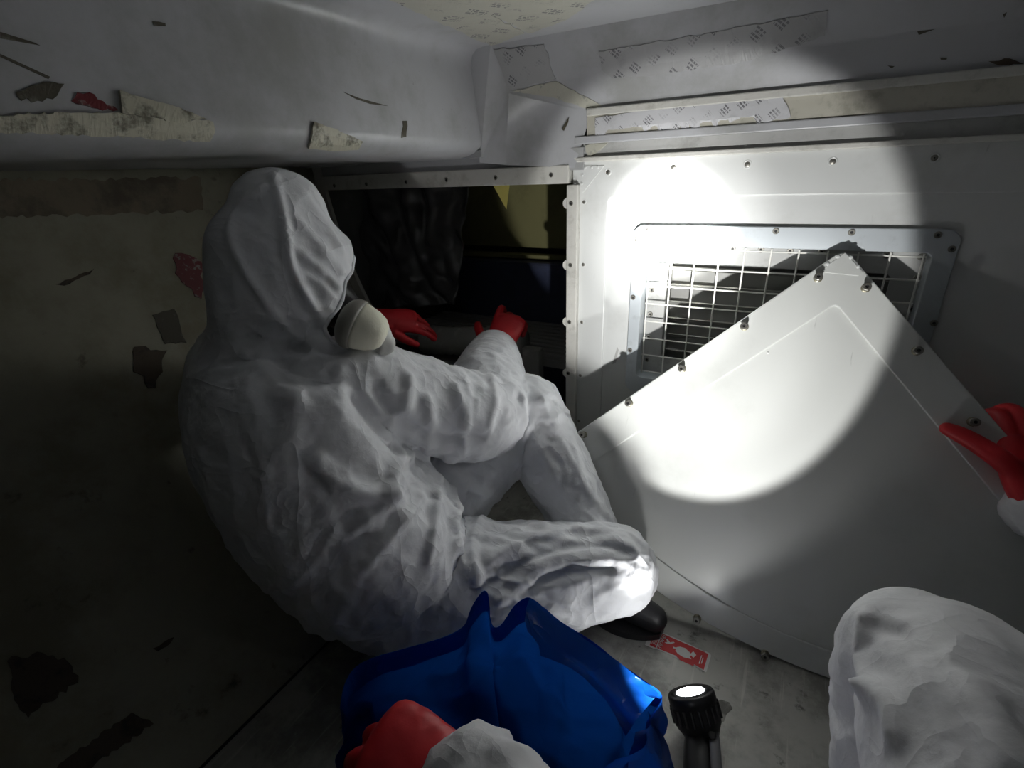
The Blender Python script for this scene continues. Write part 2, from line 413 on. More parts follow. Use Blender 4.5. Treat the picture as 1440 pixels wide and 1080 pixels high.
# stacked strips above the bulkhead
x0 = C1[0]; zA = C1[2]
rows = [('trim_2', zA-.010, zA+.004, 1.109, M['rail'], 'pale bead of sealant under the cove'),
        ('trim_3', zrow(1100,172), zA-.004, 1.113, M['tan'], 'dirty tan strip above the bulkhead'),
        ('trim_4', zrow(1100,184), zrow(1100,171), 1.109, M['lining'], 'narrow white strip above the bulkhead'),
        ('trim_5', zrow(1100,207), zrow(1100,183), 1.116, M['strip'], 'grey strip above the bulkhead'),
        ('trim_6', zrow(1100,214), zrow(1100,206), 1.106, M['rail'], 'pale lip along the top of the bulkhead')]
TR = {}
for nm, za, zb, yf, mt, lb in rows:
    xa = x0-.008 if nm in ('trim_2','trim_3') else x0-.034
    mb = MB(); mb.box((xa, yf, za), (xr, D+.02, zb)); TR[nm] = bevel(tag(mb.build(nm, mt), lb, kind='structure'), .002)

# bulkhead with the vent hole
def ring_plate(outer, inner, y0, y1, name, material, parent=None, smooth=False):
    n = len(outer); v = []; f = []
    for y in (y0, y1):
        v += [(x, y, z) for x, z in outer] + [(x, y, z) for x, z in inner]
    for j in range(n):
        k = (j+1) % n
        f += [(j, k, n+k, n+j), (2*n+k, 2*n+j, 3*n+j, 3*n+k), (k, j, 2*n+j, 2*n+k), (n+j, n+k, 3*n+k, 3*n+j)]
    return mesh_obj(name, v, f, material, parent, smooth)
def rrect(x0, x1, z0, z1, r, n=5):
    p = []
    for cx_, cz_, a in ((x1-r,z1-r,0),(x0+r,z1-r,90),(x0+r,z0+r,180),(x1-r,z0+r,270)):
        for i in range(n+1):
            t = math.radians(a+90*i/n); p.append((cx_+r*math.cos(t), cz_+r*math.sin(t)))
    return p
gTL = onY(893,316,D); gTR = onY(1355,321,D); gBL = onY(880,546,D)
GX0, GX1, GZ1, GZ0 = gTL[0], gTR[0], gTL[2], gBL[2]
iTL = onY(908,343,D); iTR = onY(1312,351,D)
IX0, IX1, IZ1 = iTL[0], iTR[0], iTL[2]; IZ0 = GZ0 + (GZ1-IZ1)
WX0, WX1, WZ1 = -.468, 1.38, zrow(1100,213)
eTL = onY(856,278,D); EX0, EZ1 = eTL[0], eTL[2]
hole = rrect(IX0-.006, IX1+.006, IZ0-.006, IZ1+.006, .012)
wb = ring_plate(rrect(WX0, WX1, -H, WZ1, .001), hole, D, D+.02, 'wall_back', M['panel'])
tag(wb, 'white painted bulkhead panel with raised field, right of the opening', kind='structure')
fld = ring_plate(rrect(WX0, WX1, -H+.001, WZ1, .001), rrect(EX0, 1.30, -H+.06, EZ1, .012), D-.004, D+.002, 'raised_border', M['panel'], wb)
bevel(fld, .0035, 3)

def quat_to(n):
    return Vector((0,0,1)).rotation_difference(Vector(n))
def lathe_mesh(name, prof, mats, n=14):
    """prof: (r,z,matindex) around +z"""
    v = []; f = []; mi = []
    for r_, z_, _ in prof: v += [(r_*math.cos(2*math.pi*j/n), r_*math.sin(2*math.pi*j/n), z_) for j in range(n)]
    for i in range(len(prof)-1):
        for j in range(n): f.append((i*n+j, i*n+(j+1)%n, (i+1)*n+(j+1)%n, (i+1)*n+j)); mi.append(prof[i+1][2])
    f.append(tuple((len(prof)-1)*n+j for j in range(n))); mi.append(prof[-1][2])
    me = bpy.data.meshes.new(name); me.from_pydata(v, [], f)
    for q in mats: me.materials.append(q)
    me.polygons.foreach_set('material_index', mi); me.update(); return me
screw_me = lathe_mesh('screw', [(.0068,-.002,0),(.0068,.0008,0),(.0058,.0018,0),(.0030,.0018,0),(.0026,.0004,1),(.0004,.0004,1)], [M['steel'], M['slot']])
dimple_me = lathe_mesh('screw', [(.0078,-.002,0),(.0078,.0004,0),(.0066,.0010,0),(.0050,.0004,0),(.0034,.0009,1),(.0012,.0013,1),(.0003,.0013,2)], [M['panel'], M['steel'], M['slot']])
rivet_me = lathe_mesh('rivet', [(.0042,-.002,0),(.0042,.0006,0),(.0030,.0020,0),(.0012,.0026,0),(.0003,.0026,0)], [M['panel']])
capt_me = lathe_mesh('fastener', [(.0090,-.002,0),(.0090,.0015,0),(.0068,.0030,0),(.0064,.013,0),(.0080,.0135,1),(.0080,.0175,1),(.0066,.0185,1),(.0032,.0185,1),(.0028,.0150,2),(.0003,.0150,2)], [M['brass'], M['steel'], M['slot']])
NY = quat_to((0,-1,0))
def pxs(me, name, parent, pts, y, sc=1.0):
    for px, py in pts: inst(me, name, parent, onY(px, py, y), NY, sc)
pxs(dimple_me, 'screw', wb, [(855,242),(947,235),(1051,231),(1171,227),(1314,222)], D-.004)
xs = .30
for xx in (.42,.56,.70): inst(dimple_me, 'screw', wb, V(xx, D-.004, onY(1171,227,D)[2]), NY)
pxs(dimple_me, 'screw', wb, [(821,284),(820,372),(818,453),(816,528),(814,592)], D-.004, .8)
pxs(rivet_me, 'rivet', wb, [(823,236),(832,235.5),(841,235),(819,246),(818.5,258)], D-.005, .8)
a_, b_, c_ = onY(816,233,D-.004), onY(850,233,D-.004), onY(819,272,D-.004)
MB().add([a_-V(0,.0015,0), b_-V(0,.0015,0), c_-V(0,.0015,0), a_, b_, c_], [(0,2,1),(3,4,5),(0,1,4,3),(1,2,5,4),(2,0,3,5)]).build('corner_gusset', M['panel'], wb)

mb = MB(); mb.box((XL-.002, YB, -H), (XL+.006, D, -H+.0015)); tag(mb.build('trim_10', M['black']), 'dark joint between floor and side wall', kind='structure')
mb = MB(); mb.box((-1.30, 1.108, .0), (-.44, D+.02, .045)); tag(mb.build('trim_11', M['lining']), 'white filler between soffit and rail', kind='structure')
# rail over the opening, post beside it, flange along the curve
ra = onY(810,234,1.105); rb = onY(800,258,1.105)
mb = MB(); mb.box((-1.27, 1.100, rb[2]), (WX0-.003, D+.03, ra[2]+.004))
rail = tag(bevel(mb.build('trim_7', M['rail']), .002), 'whitish riveted rail over the dark opening', kind='structure')
pxs(screw_me, 'screw', rail, [(470,261),(515,259),(571,256),(628,253),(697,250),(775,246)], 1.100, .75)
px0 = onY(796,400,1.10)[0]; px1 = onY(810.5,400,1.10)[0]
mb = MB(); mb.box((px0, 1.100, -H), (px1, D+.03, rb[2]-.003))
post = tag(bevel(mb.build('trim_8', M['rail']), .002), 'whitish riveted post between opening and bulkhead', kind='structure')
pst = [(803,286),(802,373),(800.5,453),(799,525),(797.5,590)]
pxs(screw_me, 'screw', post, pst, 1.100, .75)
tabm = lathe_mesh('nut_plate', [(.012,-.004,0),(.012,.003,0),(.0005,.003,0)], [M['rail']], 16)
for p in pst: q = onY(*p, 1.104); inst(tabm, 'nut_plate', post, V(px0+.002, 1.106, q[2]), NY)
fl = [(x+.03*0, z) for x, z in side_prof]
mb = MB(); cc_ = np.array([(x, z) for x, z in side_prof]); nrm_ = np.gradient(cc_, axis=0); nrm_ = np.stack([nrm_[:,1], -nrm_[:,0]],1); nrm_ /= np.linalg.norm(nrm_,axis=1,keepdims=True)
inn = cc_ + nrm_*.035
if inn[:,0].mean() < cc_[:,0].mean(): inn = cc_ - nrm_*.035
v = [(x,1.100,z) for x,z in cc_]+[(x,1.100,z) for x,z in inn]+[(x,1.112,z) for x,z in cc_]+[(x,1.112,z) for x,z in inn]; n = len(cc_); f = []
for j in range(n-1): f += [(j,j+1,n+j+1,n+j),(2*n+j,3*n+j,3*n+j+1,2*n+j+1),(n+j,n+j+1,3*n+j+1,3*n+j),(j,2*n+j,2*n+j+1,j+1)]
tag(mesh_obj('trim_9', v, f, M['rail']), 'flange along the curved edge of the opening', kind='structure')

# inside the opening
Y2 = 1.85
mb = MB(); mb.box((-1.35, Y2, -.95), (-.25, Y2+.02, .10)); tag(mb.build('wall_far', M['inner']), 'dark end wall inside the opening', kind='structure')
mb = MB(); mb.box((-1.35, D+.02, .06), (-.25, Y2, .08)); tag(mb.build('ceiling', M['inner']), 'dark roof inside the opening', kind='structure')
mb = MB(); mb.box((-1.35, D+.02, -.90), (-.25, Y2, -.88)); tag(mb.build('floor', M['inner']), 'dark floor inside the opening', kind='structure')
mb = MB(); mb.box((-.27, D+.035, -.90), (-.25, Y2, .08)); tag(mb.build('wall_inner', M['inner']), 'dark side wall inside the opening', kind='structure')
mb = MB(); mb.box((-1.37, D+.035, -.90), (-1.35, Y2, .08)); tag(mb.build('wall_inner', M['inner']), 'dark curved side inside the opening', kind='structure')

# ---- pieces of tape stuck to the setting: outlines laid on the surface they are stuck to
def bvh_of(o):
    dg = bpy.context.evaluated_depsgraph_get(); dg.update(); e = o.evaluated_get(dg); me = e.to_mesh()
    off = WO[o.name]
    vs = [Vector(off)+q.co for q in me.vertices]; ps = [tuple(p.vertices) for p in me.polygons]
    t = BVHTree.FromPolygons(vs, ps); e.to_mesh_clear(); return t
def cast(t, px, py):
    d = ray(px, py); h = t.ray_cast(Vector((0,0,0)), Vector(d/np.linalg.norm(d)))
    if h[0] is None: return None, None
    n = np.array(h[1]);
    if n.dot(d) > 0: n = -n
    return np.array(h[0]), n
def decal(name, target, poly, material, label=None, lift=.0012, jag=0.0, grid=10):
    """thin sheet whose outline is cast on the target's surface"""
    t = TREES[target.name]; pts = []
    poly = [np.array(p, float) for p in poly]
    if jag:
        out = []
        for a, b in zip(poly, poly[1:]+poly[:1]):
            k = max(1, int(np.linalg.norm(b-a)/7)); nn = np.array([-(b-a)[1], (b-a)[0]])/(np.linalg.norm(b-a)+1e-9)
            for i in range(k): out.append(a+(b-a)*i/k + nn*(rng.rand()-.5)*jag*(i > 0))
        poly = out
    bm = bmesh.new(); vs = [bm.verts.new((p[0]*.01, p[1]*.01, 0)) for p in poly]; f = bm.faces.new(vs)
    bmesh.ops.triangulate(bm, faces=[f])
    bmesh.ops.subdivide_edges(bm, edges=bm.edges[:], cuts=2, use_grid_fill=True)
    V3 = []; ok = True; ns = []
    for q in bm.verts:
        h, n_ = cast(t, q.co.x*100, q.co.y*100)
        if h is None: V3.append(None); ns.append(None); continue
        V3.append(h); ns.append(n_)
    good = [i for i in range(len(V3)) if V3[i] is not None]
    if not good: bm.free(); return None
    c = np.mean([V3[i] for i in good], 0); n0 = np.mean([ns[i] for i in good], 0); n0 /= np.linalg.norm(n0)
    bm.verts.index_update(); n = len(V3)
    for i in range(n):
        if V3[i] is None: V3[i] = V3[good[0]]; ns[i] = n0
    front = [V3[i]+ns[i]*(lift+.0003*rng.rand()) for i in range(n)]; back = [V3[i]-ns[i]*.001 for i in range(n)]
    faces = [[q.index for q in p.verts] for p in bm.faces]; allf = []
    bnd = [(e.verts[0].index, e.verts[1].index) for e in bm.edges if len(e.link_faces) == 1]
    for p in faces: allf.append(p); allf.append([i+n for i in p[::-1]])
    for a, b in bnd: allf.append((a, b, b+n, a+n))
    ax = np.cross(n0, V(0,0,1) if abs(n0[2]) < .8 else V(0,1,0)); ax /= np.linalg.norm(ax); ay = np.cross(n0, ax)
    uv = [((p-c)@ax*-1, (p-c)@ay) for p in front+back]
    bm.free()
    o = mesh_obj(name, front+back, allf, material, target, uvs=uv)
    b2 = bmesh.new(); b2.from_mesh(o.data); bmesh.ops.recalc_face_normals(b2, faces=b2.faces); b2.to_mesh(o.data); b2.free()
    if label: o['label'] = label
    return o
TREES = {o.name: bvh_of(o) for o in (wl, cl_, cove, wb, floor, TR['trim_3'], TR['trim_5'])}
# ceiling and its left upright
decal('printed_tape', cl_, [(505,-20),(690,63),(738,46),(690,20),(790,-30)], M['print_cream'], 'cream printed tape on the ceiling corner', jag=3)
decal('printed_tape', cl_, [(692,20),(745,46),(800,25),(860,-20),(760,-30)], M['print_cream'], 'second cream printed tape on the ceiling', jag=2)
decal('tape_strip', cl_, [(-120,172),(-40,164),(60,158),(150,160),(215,163),(298,172),(301,184),(293,197),(200,191),(120,187),(0,183),(-120,178)], M['oldtape'], 'yellowed dirty tape along the ceiling edge', .003, jag=4)
decal('tape_flap', cl_, [(166,128),(195,137),(252,153),(288,168),(250,172),(170,160)], M['oldtape'], 'lifted yellowed tape flap above the tape strip', .004, jag=2)
decal('tape_scrap', cl_, [(440,172),(470,182),(508,198),(502,208),(470,210),(432,207)], M['oldtape'], 'torn yellowed tape scrap on the ceiling edge', .004, jag=2)
decal('dark_stain', cl_, [(22,130),(60,115),(90,118),(80,135),(60,143),(30,142)], M['darkpatch'], 'dark smudge beside the tape', .0008, jag=8)
decal('red_sticker_remnant', cl_, [(100,142),(108,130),(125,130),(150,148),(166,155),(130,152)], M['redpatch'], 'dark red sticker remnant', .001, jag=5)
decal('scratch', cl_, [(0,45),(48,60),(56,64),(0,54)], M['darkpatch'], None, .0006)
decal('scratch', cl_, [(0,76),(70,108),(68,111),(0,80)], M['darkpatch'], None, .0006)
decal('scratch', cl_, [(482,129),(505,138),(545,149),(520,146),(500,139)], M['darkpatch'], None, .0006)
decal('smudge', cl_, [(566,170),(572,170),(571,192),(564,194)], M['darkpatch'], None, .0006, jag=5)
decal('smudge', cl_, [(214,30),(232,33),(233,37),(216,36)], M['darkpatch'], None, .0006, jag=3)
# cove
decal('printed_tape', cove, [(694,70),(765,62),(782,111),(716,126)], M['print_grey'], 'grey printed tape folded round the cove corner', jag=3)
decal('cream_tape', cove, [(722,128),(782,114),(846,148),(832,155),(775,136)], M['print_cream'], 'cream tape band under the cove corner', jag=2)
decal('printed_tape', cove, [(842,72),(1000,46),(1165,14),(1160,50),(1050,86),(930,104),(862,110),(846,98)], M['print_grey'], 'long grey printed tape on the cove', jag=3)
for p in ([(1290,44),(1314,41),(1298,47),(1292,49)], [(1322,81),(1332,81),(1331,84),(1323,84)], [(1248,92),(1258,93),(1254,96)], [(790,182),(800,165),(799,172),(793,184)], [(1410,20),(1416,17),(1412,25)]):
    decal('smudge', cove, p, M['darkpatch'], None, .0006)
decal('dark_stain', cove, [(1390,86),(1420,82),(1440,90),(1405,92)], M['brownpatch'], None, .0006, jag=3)
# strips
decal('printed_tape', TR['trim_3'], [(838,166),(900,156),(1000,146),(1100,133),(1112,165),(1050,177),(950,182),(838,196)], M['print'], 'white printed tape stuck over the tan strip', .0025, jag=3)
decal('tape_flap', TR['trim_5'], [(824,205),(840,200),(856,200),(842,213),(828,221)], M['print_cream'], 'loose tape end at the bulkhead corner', .004, jag=2)
# side wall
decal('tape_band', wl, [(-200,254),(120,252),(282,250),(285,296),(150,302),(-200,308)], M['bandpatch'], 'brown tape band along the top of the side wall', .0015, jag=6)
decal('torn_sticker', wl, [(246,356),(272,362),(285,372),(283,420),(262,402),(246,385)], M['redpatch'], 'torn red sticker behind the hood', .002, jag=8)
decal('torn_sticker', wl, [(214,443),(244,434),(262,482),(232,484)], M['darkpatch'], 'square dark sticker remnant', .002, jag=4)
decal('torn_sticker', wl, [(188,488),(235,493),(219,545),(208,546),(203,530),(187,523)], M['brownpatch'], 'torn brown sticker remnant', .002, jag=7)
decal('scratch', wl, [(78,400),(132,378),(126,386),(90,402)], M['brownpatch'], None, .0008, jag=3)
decal('dark_stain', wl, [(10,930),(60,918),(90,925),(110,960),(40,1010),(20,985)], M['brownpatch'], 'dark worn patch low on the side wall', .0008, jag=12)
decal('dark_stain', wl, [(80,1080),(130,1040),(185,1002),(216,1018),(170,1050),(110,1090)], M['brownpatch'], 'long dark worn patch low on the side wall', .0008, jag=6)
decal('scratch', wl, [(215,912),(245,896),(240,904),(222,916)], M['brownpatch'], None, .0008, jag=3)
# floor
decal('stain', floor, [(1004,988),(1014,984),(1026,988),(1030,997),(1022,1004),(1018,1015),(1008,1018)], M['floorstain'], 'dark spot beside the torch', .0004, jag=9)
# bulkhead scuffs
decal('scratch', wb, [(861,512),(868,488),(870,492),(866,510)], M['strip'], None, .0006)
# ------------------------------------------------------------------ vent grille in the bulkhead
vg = empty('vent_grille', V((GX0+GX1)/2, D, GZ0), 'rectangular vent with metal frame and white wire grid in the bulkhead', 'vent')
fr = ring_plate(rrect(GX0, GX1, GZ0, GZ1, .022), rrect(IX0, IX1, IZ0, IZ1, .012), D-.010, D-.003, 'frame', M['frame'], vg); bevel(fr, .0015)
pf = lambda L_: [(800+x/2.25, 220+y/2.25) for x, y in L_]
pxs(screw_me, 'screw', vg, pf([(440,232),(655,236),(895,240),(1168,248),(1212,293),(1155,527),(247,228),(212,263),(203,446),(193,613)]), D-.0105, .85)
for i in range(4): inst(screw_me, 'screw', vg, V(GX0+.06+i*.14, D-.0105, GZ0+.014), NY, .85)
dpt = .05
wall_ = ring_plate(rrect(IX0-.002, IX1+.002, IZ0-.002, IZ1+.002, .012), rrect(IX0, IX1, IZ0, IZ1, .012), D-.004, D+dpt, 'duct_wall', M['frame'], vg)
fl_ = ring_plate(rrect(IX0, IX1, IZ0, IZ1, .012), rrect(IX0+.045, IX1-.045, IZ0+.045, IZ1-.045, .01), D+.030, D+.033, 'flange', M['strip'], vg)
pxs(screw_me, 'screw', vg, pf([(432,292),(518,292),(608,295),(700,299),(800,302),(1005,312),(1116,318),(1103,384),(1082,482),(262,422),(257,499),(251,572),(247,642)]), D+.0295, .9)
nx, sx = 11, (IX1-IX0-.016)/10
wz0 = IZ1-.010
for i in range(nx):
    x_ = IX0+.008+i*sx
    MB().tube([V(x_, D+.010, IZ0+.004), V(x_, D+.010, IZ1-.004)], .0017, 6).build('wire', M['wire'], vg)
nz = int((IZ1-IZ0-.016)/sx)+1
for i in range(nz+1):
    z_ = IZ1-.010-i*(IZ1-IZ0-.018)/nz
    MB().tube([V(IX0+.004, D+.0135, z_), V(IX1-.004, D+.0135, z_)], .0017, 6).build('wire', M['wire'], vg)
for i in range(8):
    z_ = IZ1-.06-i*.040
    mb = MB(); q = [V(IX0+.03, D+.070, z_), V(IX1-.03, D+.070, z_), V(IX1-.03, D+.082, z_-.010), V(IX0+.03, D+.082, z_-.010)]
    mb.add(q+[p+V(0,.003,.002) for p in q], [(3,2,1,0),(4,5,6,7),(0,1,5,4),(1,2,6,5),(2,3,7,6),(3,0,4,7)])
    mb.build('louver_slat', M['louver'], vg)
MB().box((IX0-.01, D+.085, IZ0-.01), (IX1+.01, D+.095, IZ1+.01)).build('back_plate', M['ventback'], vg)

# ------------------------------------------------------------------ the removed panel leaning on the bulkhead
PB = V(0, .79, -H+.002); apex3 = onY(1188,352,1.085); vd = apex3-PB; vd[0] = 0; vd /= np.linalg.norm(vd); PN = np.cross(V(1,0,0), vd); PN = PN if PN[1] < 0 else -PN
def panel_pt(x, v, n=0.0): return PB + V(x,0,0) + vd*v + PN*n
def panel_px(px, py):
    r_ = ray(px, py); q = r_*(PB.dot(PN)/r_.dot(PN)); return np.array([q[0], (q-PB).dot(vd)])
Ap = panel_px(1188,350); Ld = panel_px(815,606)-Ap; Ld /= np.linalg.norm(Ld); Rd = panel_px(1405,600)-Ap; Rd /= np.linalg.norm(Rd)
def sector(ap, la, lb, sag, rr):
    L_ = ap+Ld*la; R_ = ap+Rd*lb; pts = []
    q0 = ap+Ld*rr; q1 = ap+Rd*rr
    for t in np.linspace(0,1,7): pts.append((1-t)**2*q1+2*t*(1-t)*ap+t*t*q0)
    mid = (L_+R_)/2; dn = R_-L_; nn = np.array([dn[1], -dn[0]])/np.linalg.norm(dn)
    if nn[1] > 0: nn = -nn
    for t in np.linspace(0,1,29): pts.append(L_+dn*t+nn*sag*4*t*(1-t))
    return pts
la, lb = .77, .86
base = sector(Ap, la, lb, 0.0, .02); 
# the curved edge touches the floor
lo_sag = 0.0
for s_ in np.linspace(.02,.35,400):
    if min(p[1] for p in sector(Ap, la, lb, s_, .02)) <= 0.0005: lo_sag = s_; break
print('panel sag', lo_sag)
outer = sector(Ap, la, lb, lo_sag, .022)
lp = empty('access_panel', panel_pt(0.05,0), 'large white removed panel with curved lower edge leaning against the vent', 'panel')
def slab(pts, n0, n1, name, material, parent, bev=.002):
    k = len(pts); v = [panel_pt(*p, n1) for p in pts]+[panel_pt(*p, n0) for p in pts]
    f = [tuple(range(k)), tuple(range(2*k-1, k-1, -1))]+[(j, j+k, (j+1)%k+k, (j+1)%k) for j in range(k)]
    o = mesh_obj(name, v, f, material, parent)
    b2 = bmesh.new(); b2.from_mesh(o.data); bmesh.ops.recalc_face_normals(b2, faces=b2.faces); b2.to_mesh(o.data); b2.free()
    return bevel(o, bev, 3, .5)
slab(outer, -.012, 0.0, 'sheet', M['loose'], lp)
Ei = panel_px(1175,428); el = panel_px(862,620)
ins = sector(Ei, np.linalg.norm(el-Ei)+.14, .70, 0, .008)
cen = lo_sag
for s_ in np.linspace(.02,.35,400):
    if min(p[1] for p in sector(Ei, np.linalg.norm(el-Ei)+.12, .70, s_, .008)) <= panel_px(1100,890)[1]: cen = s_; break
inner_ = sector(Ei, np.linalg.norm(el-Ei)+.12, .70, cen, .012); k = len(outer)
v = [panel_pt(*p, n_) for n_ in (.0042, -.001) for p in outer+inner_]; f = []
for j in range(k):
    q = (j+1) % k; f += [(j,q,k+q,k+j),(2*k+q,2*k+j,3*k+j,3*k+q),(q,j,2*k+j,2*k+q),(k+j,k+q,3*k+q,3*k+j)]
rb_ = mesh_obj('raised_border', v, f, M['loose'], lp); b2 = bmesh.new(); b2.from_mesh(rb_.data); bmesh.ops.recalc_face_normals(b2, faces=b2.faces); b2.to_mesh(rb_.data); b2.free()
bevel(rb_, .0036, 3, .5)
qn = quat_to(PN)
for px, py in [(1150,392),(1217,406),(1047,460),(960,519),(886,567),(822,611),(1288,494),(1366,593),(981,868),(1076,918),(1186,966)]:
    p = panel_px(px, py); inst(capt_me, 'fastener', lp, panel_pt(*p, .004), qn, .85)
for px, py in [(1178,362),(1196,363),(1163.5,372),(1206,376)]: inst(rivet_me, 'rivet', lp, panel_pt(*panel_px(px,py), .005), qn, .8)
g = [panel_px(*q) for q in ((1188,356),(1155,380),(1158,384),(1207,389),(1213,383))]
slab(g, .003, .0056, 'corner_gusset', M['loose'], lp, .0008)
inst(rivet_me, 'rivet', lp, panel_pt(*panel_px(1080,496), .0), qn, .5)

# ------------------------------------------------------------------ torches
def spot(name, parent, pos, aim, power, half, blend, rad=.010):
    l = bpy.data.lights.new(name, 'SPOT'); l.energy = power; l.spot_size = math.radians(half*2); l.spot_blend = blend; l.shadow_soft_size = rad; l.color = (.985,.985,.965)
    o = bpy.data.objects.new(name, l); C.objects.link(o); o.parent = parent
    o.location = Vector(pos - WO[parent.name]); o.rotation_mode = 'QUATERNION'; o.rotation_quaternion = Vector((0,0,-1)).rotation_difference(Vector(aim))
    return o
def torch(lens_c, aim, he, base, label):
    tor = empty('torch', base, label, 'torch', 'lit hand torches')
    fm = frame(np.cross(aim, V(1,0,0)), aim)    # z along beam
    def loc(x, y, z): return lens_c + fm @ V(x, y, z)
    def lathe_at(prof, n=28):
        mb = MB(); mb.tube([loc(0,0,z) for r_, z in prof], [r_ for r_, z in prof], n, ref=fm[:,0], caps=True); return mb
    prof = [(.020,-.060),(.026,-.057),(.030,-.048),(.0345,-.040),(.036,-.028),(.0355,-.010),(.0365,-.008),(.0365,.002),(.0345,.005),(.0310,.005),(.0300,.0)]
    lathe_at(prof).build('head', M['lamp_black'], tor, True)
    gr = MB()
    for j in range(20):
        a = 2*math.pi*j/20; gr.tube([loc(.0362*math.cos(a), .0362*math.sin(a), -.034), loc(.0362*math.cos(a), .0362*math.sin(a), -.012)], .0022, 6)
    gr.build('grip_ribs', M['lamp_black'], tor)
    lathe_at([(.0305,.0005),(.0295,.003),(.0262,.0034)], 28).build('lens_ring', M['reflector'], tor)
    lathe_at([(.0250,.0032),(.0245,.0048),(.016,.0056),(.004,.006)], 28).build('lens', M['lens'], tor, True)
    hs = loc(0,0,-.048); hd = (he-hs)/np.linalg.norm(he-hs)
    mb = MB(); limb(mb, [(*hs,.018,.020), (*(hs+(he-hs)*.25),.021,.025), (*(hs+(he-hs)*.6),.023,.027), (*he,.022,.025)], 16, 6, ref=(0,0,1)); mb.build('handle', M['lamp_black'], tor, True)
    sd = np.cross(hd, V(0,0,1)); sd /= np.linalg.norm(sd); up = np.cross(sd, hd)
    st_ = [hs+(he-hs)*t+up*(.018+.006*min(1,t*3))-sd*.016 for t in (.10,.3,.55,.8,1.0)]
    mb = MB(); mb.tube(st_, [(.003,.008)]*5, 10, ref=up); mb.build('grey_strip', M['lamp_grey'], tor, True)
    inst(lathe_mesh('switch', [(.006,-.002,0),(.006,.003,0),(.004,.004,0),(.0003,.004,0)], [M['lamp_black']]), 'switch', tor, hs+(he-hs)*.2+up*.026-sd*.012, quat_to(up))
    return tor
L1 = onZ(972,977,-.775); aim1 = V(-.46,.47,.755); aim1 /= np.linalg.norm(aim1)
t1 = torch(L1, aim1, onZ(990,1130,-.822), V(L1[0], L1[1]-.06, -H), 'black hand torch with a lit round lens on the floor beside the blue bag')
spot('beam', t1, L1+aim1*.008, aim1, FLOOR_TORCH, 29, .85)
spot('spill', t1, L1+aim1*.008, aim1, FLOOR_SPILL, 66, .3)
L2 = V(-.01,.27,-.60); aim2 = onY(980,423,D)-L2; aim2 /= np.linalg.norm(aim2)
t2 = torch(L2, aim2, L2-aim2*.17, L2-aim2*.1, 'second black torch held low in a red glove, out of the picture')
spot('beam', t2, L2+aim2*.008, aim2, TORCH_WIDE, 23.6, .18)
spot('beam_middle', t2, L2+aim2*.008, aim2, TORCH_MID, 19, 1.0)
ac = onY(944,335,D)-L2; ac /= np.linalg.norm(ac)
spot('beam_core', t2, L2+aim2*.008, ac, TORCH_CORE, 13, 1.0)
spot('beam_centre', t2, L2+aim2*.008, ac, TORCH_CORE*20, 8, 1.0)

# ------------------------------------------------------------------ FRAGILE label on the floor
lc = [onZ(px, py, -H) for px, py in ((907,907),(923,886),(1003,925),(993,946))]
lb_o = lc[0]; lx = lc[3]-lc[0]; LW = np.linalg.norm(lx); lx /= LW; ly = lc[1]-lc[0]; ly -= lx*ly.dot(lx); LH = np.linalg.norm(ly); ly /= LH
lab = empty('fragile_label', V(*(sum(lc)/4)[:2], -H), 'torn red and white FRAGILE sticker lying on the floor by the torch', 'label')
def flat(name, pts, z0, z1, material):
    k = len(pts); P3 = lambda p, z: lb_o+lx*p[0]*LW+ly*p[1]*LH+V(0,0,z)
    v = [P3(p, z1) for p in pts]+[P3(p, z0) for p in pts]
    f = [tuple(range(k)), tuple(range(2*k-1,k-1,-1))]+[(j,j+k,(j+1)%k+k,(j+1)%k) for j in range(k)]
    o = mesh_obj(name, v, f, material, lab)
    b2 = bmesh.new(); b2.from_mesh(o.data); bmesh.ops.recalc_face_normals(b2, faces=b2.faces); b2.to_mesh(o.data); b2.free(); return o
flat('paper', [(0,0),(.16,0),(.19,.05),(.45,.06),(.52,.02),(.66,.05),(.78,.02),(.80,.10),(.86,.04),(1,0),(1,.86),(.985,.97),(.90,1),(.89,.92),(.86,.96),(.5,1),(.03,1),(0,.9)], .0003, .0009, M['label_white'])
flat('red_print', [(.07,.08),(.17,.08),(.17,.93),(.07,.93)], .0009, .0011, M['label_red'])
flat('red_print', [(.19,.10),(.50,.14),(.58,.02),(.80,.02),(.80,.12),(.955,.06),(.955,.90),(.86,.93),(.5,.93),(.19,.93)], .0009, .0011, M['label_red'])
flat('glass_bowl', [(.47,.38),(.52,.27),(.62,.22),(.74,.30),(.70,.40),(.73,.50),(.68,.60),(.60,.70),(.52,.66),(.47,.56)], .0011, .0013, M['label_white'])
flat('glass_shard', [(.70,.52),(.76,.40),(.79,.60),(.73,.72)], .0011, .0013, M['label_white'])
flat('glass_stem', [(.42,.44),(.47,.46),(.47,.53),(.42,.51)], .0011, .0013, M['label_white'])
flat('glass_foot', [(.30,.52),(.33,.55),(.37,.58),(.42,.74),(.40,.76),(.35,.66),(.29,.78),(.275,.74),(.31,.62),(.27,.54)], .0011, .0013, M['label_white'])
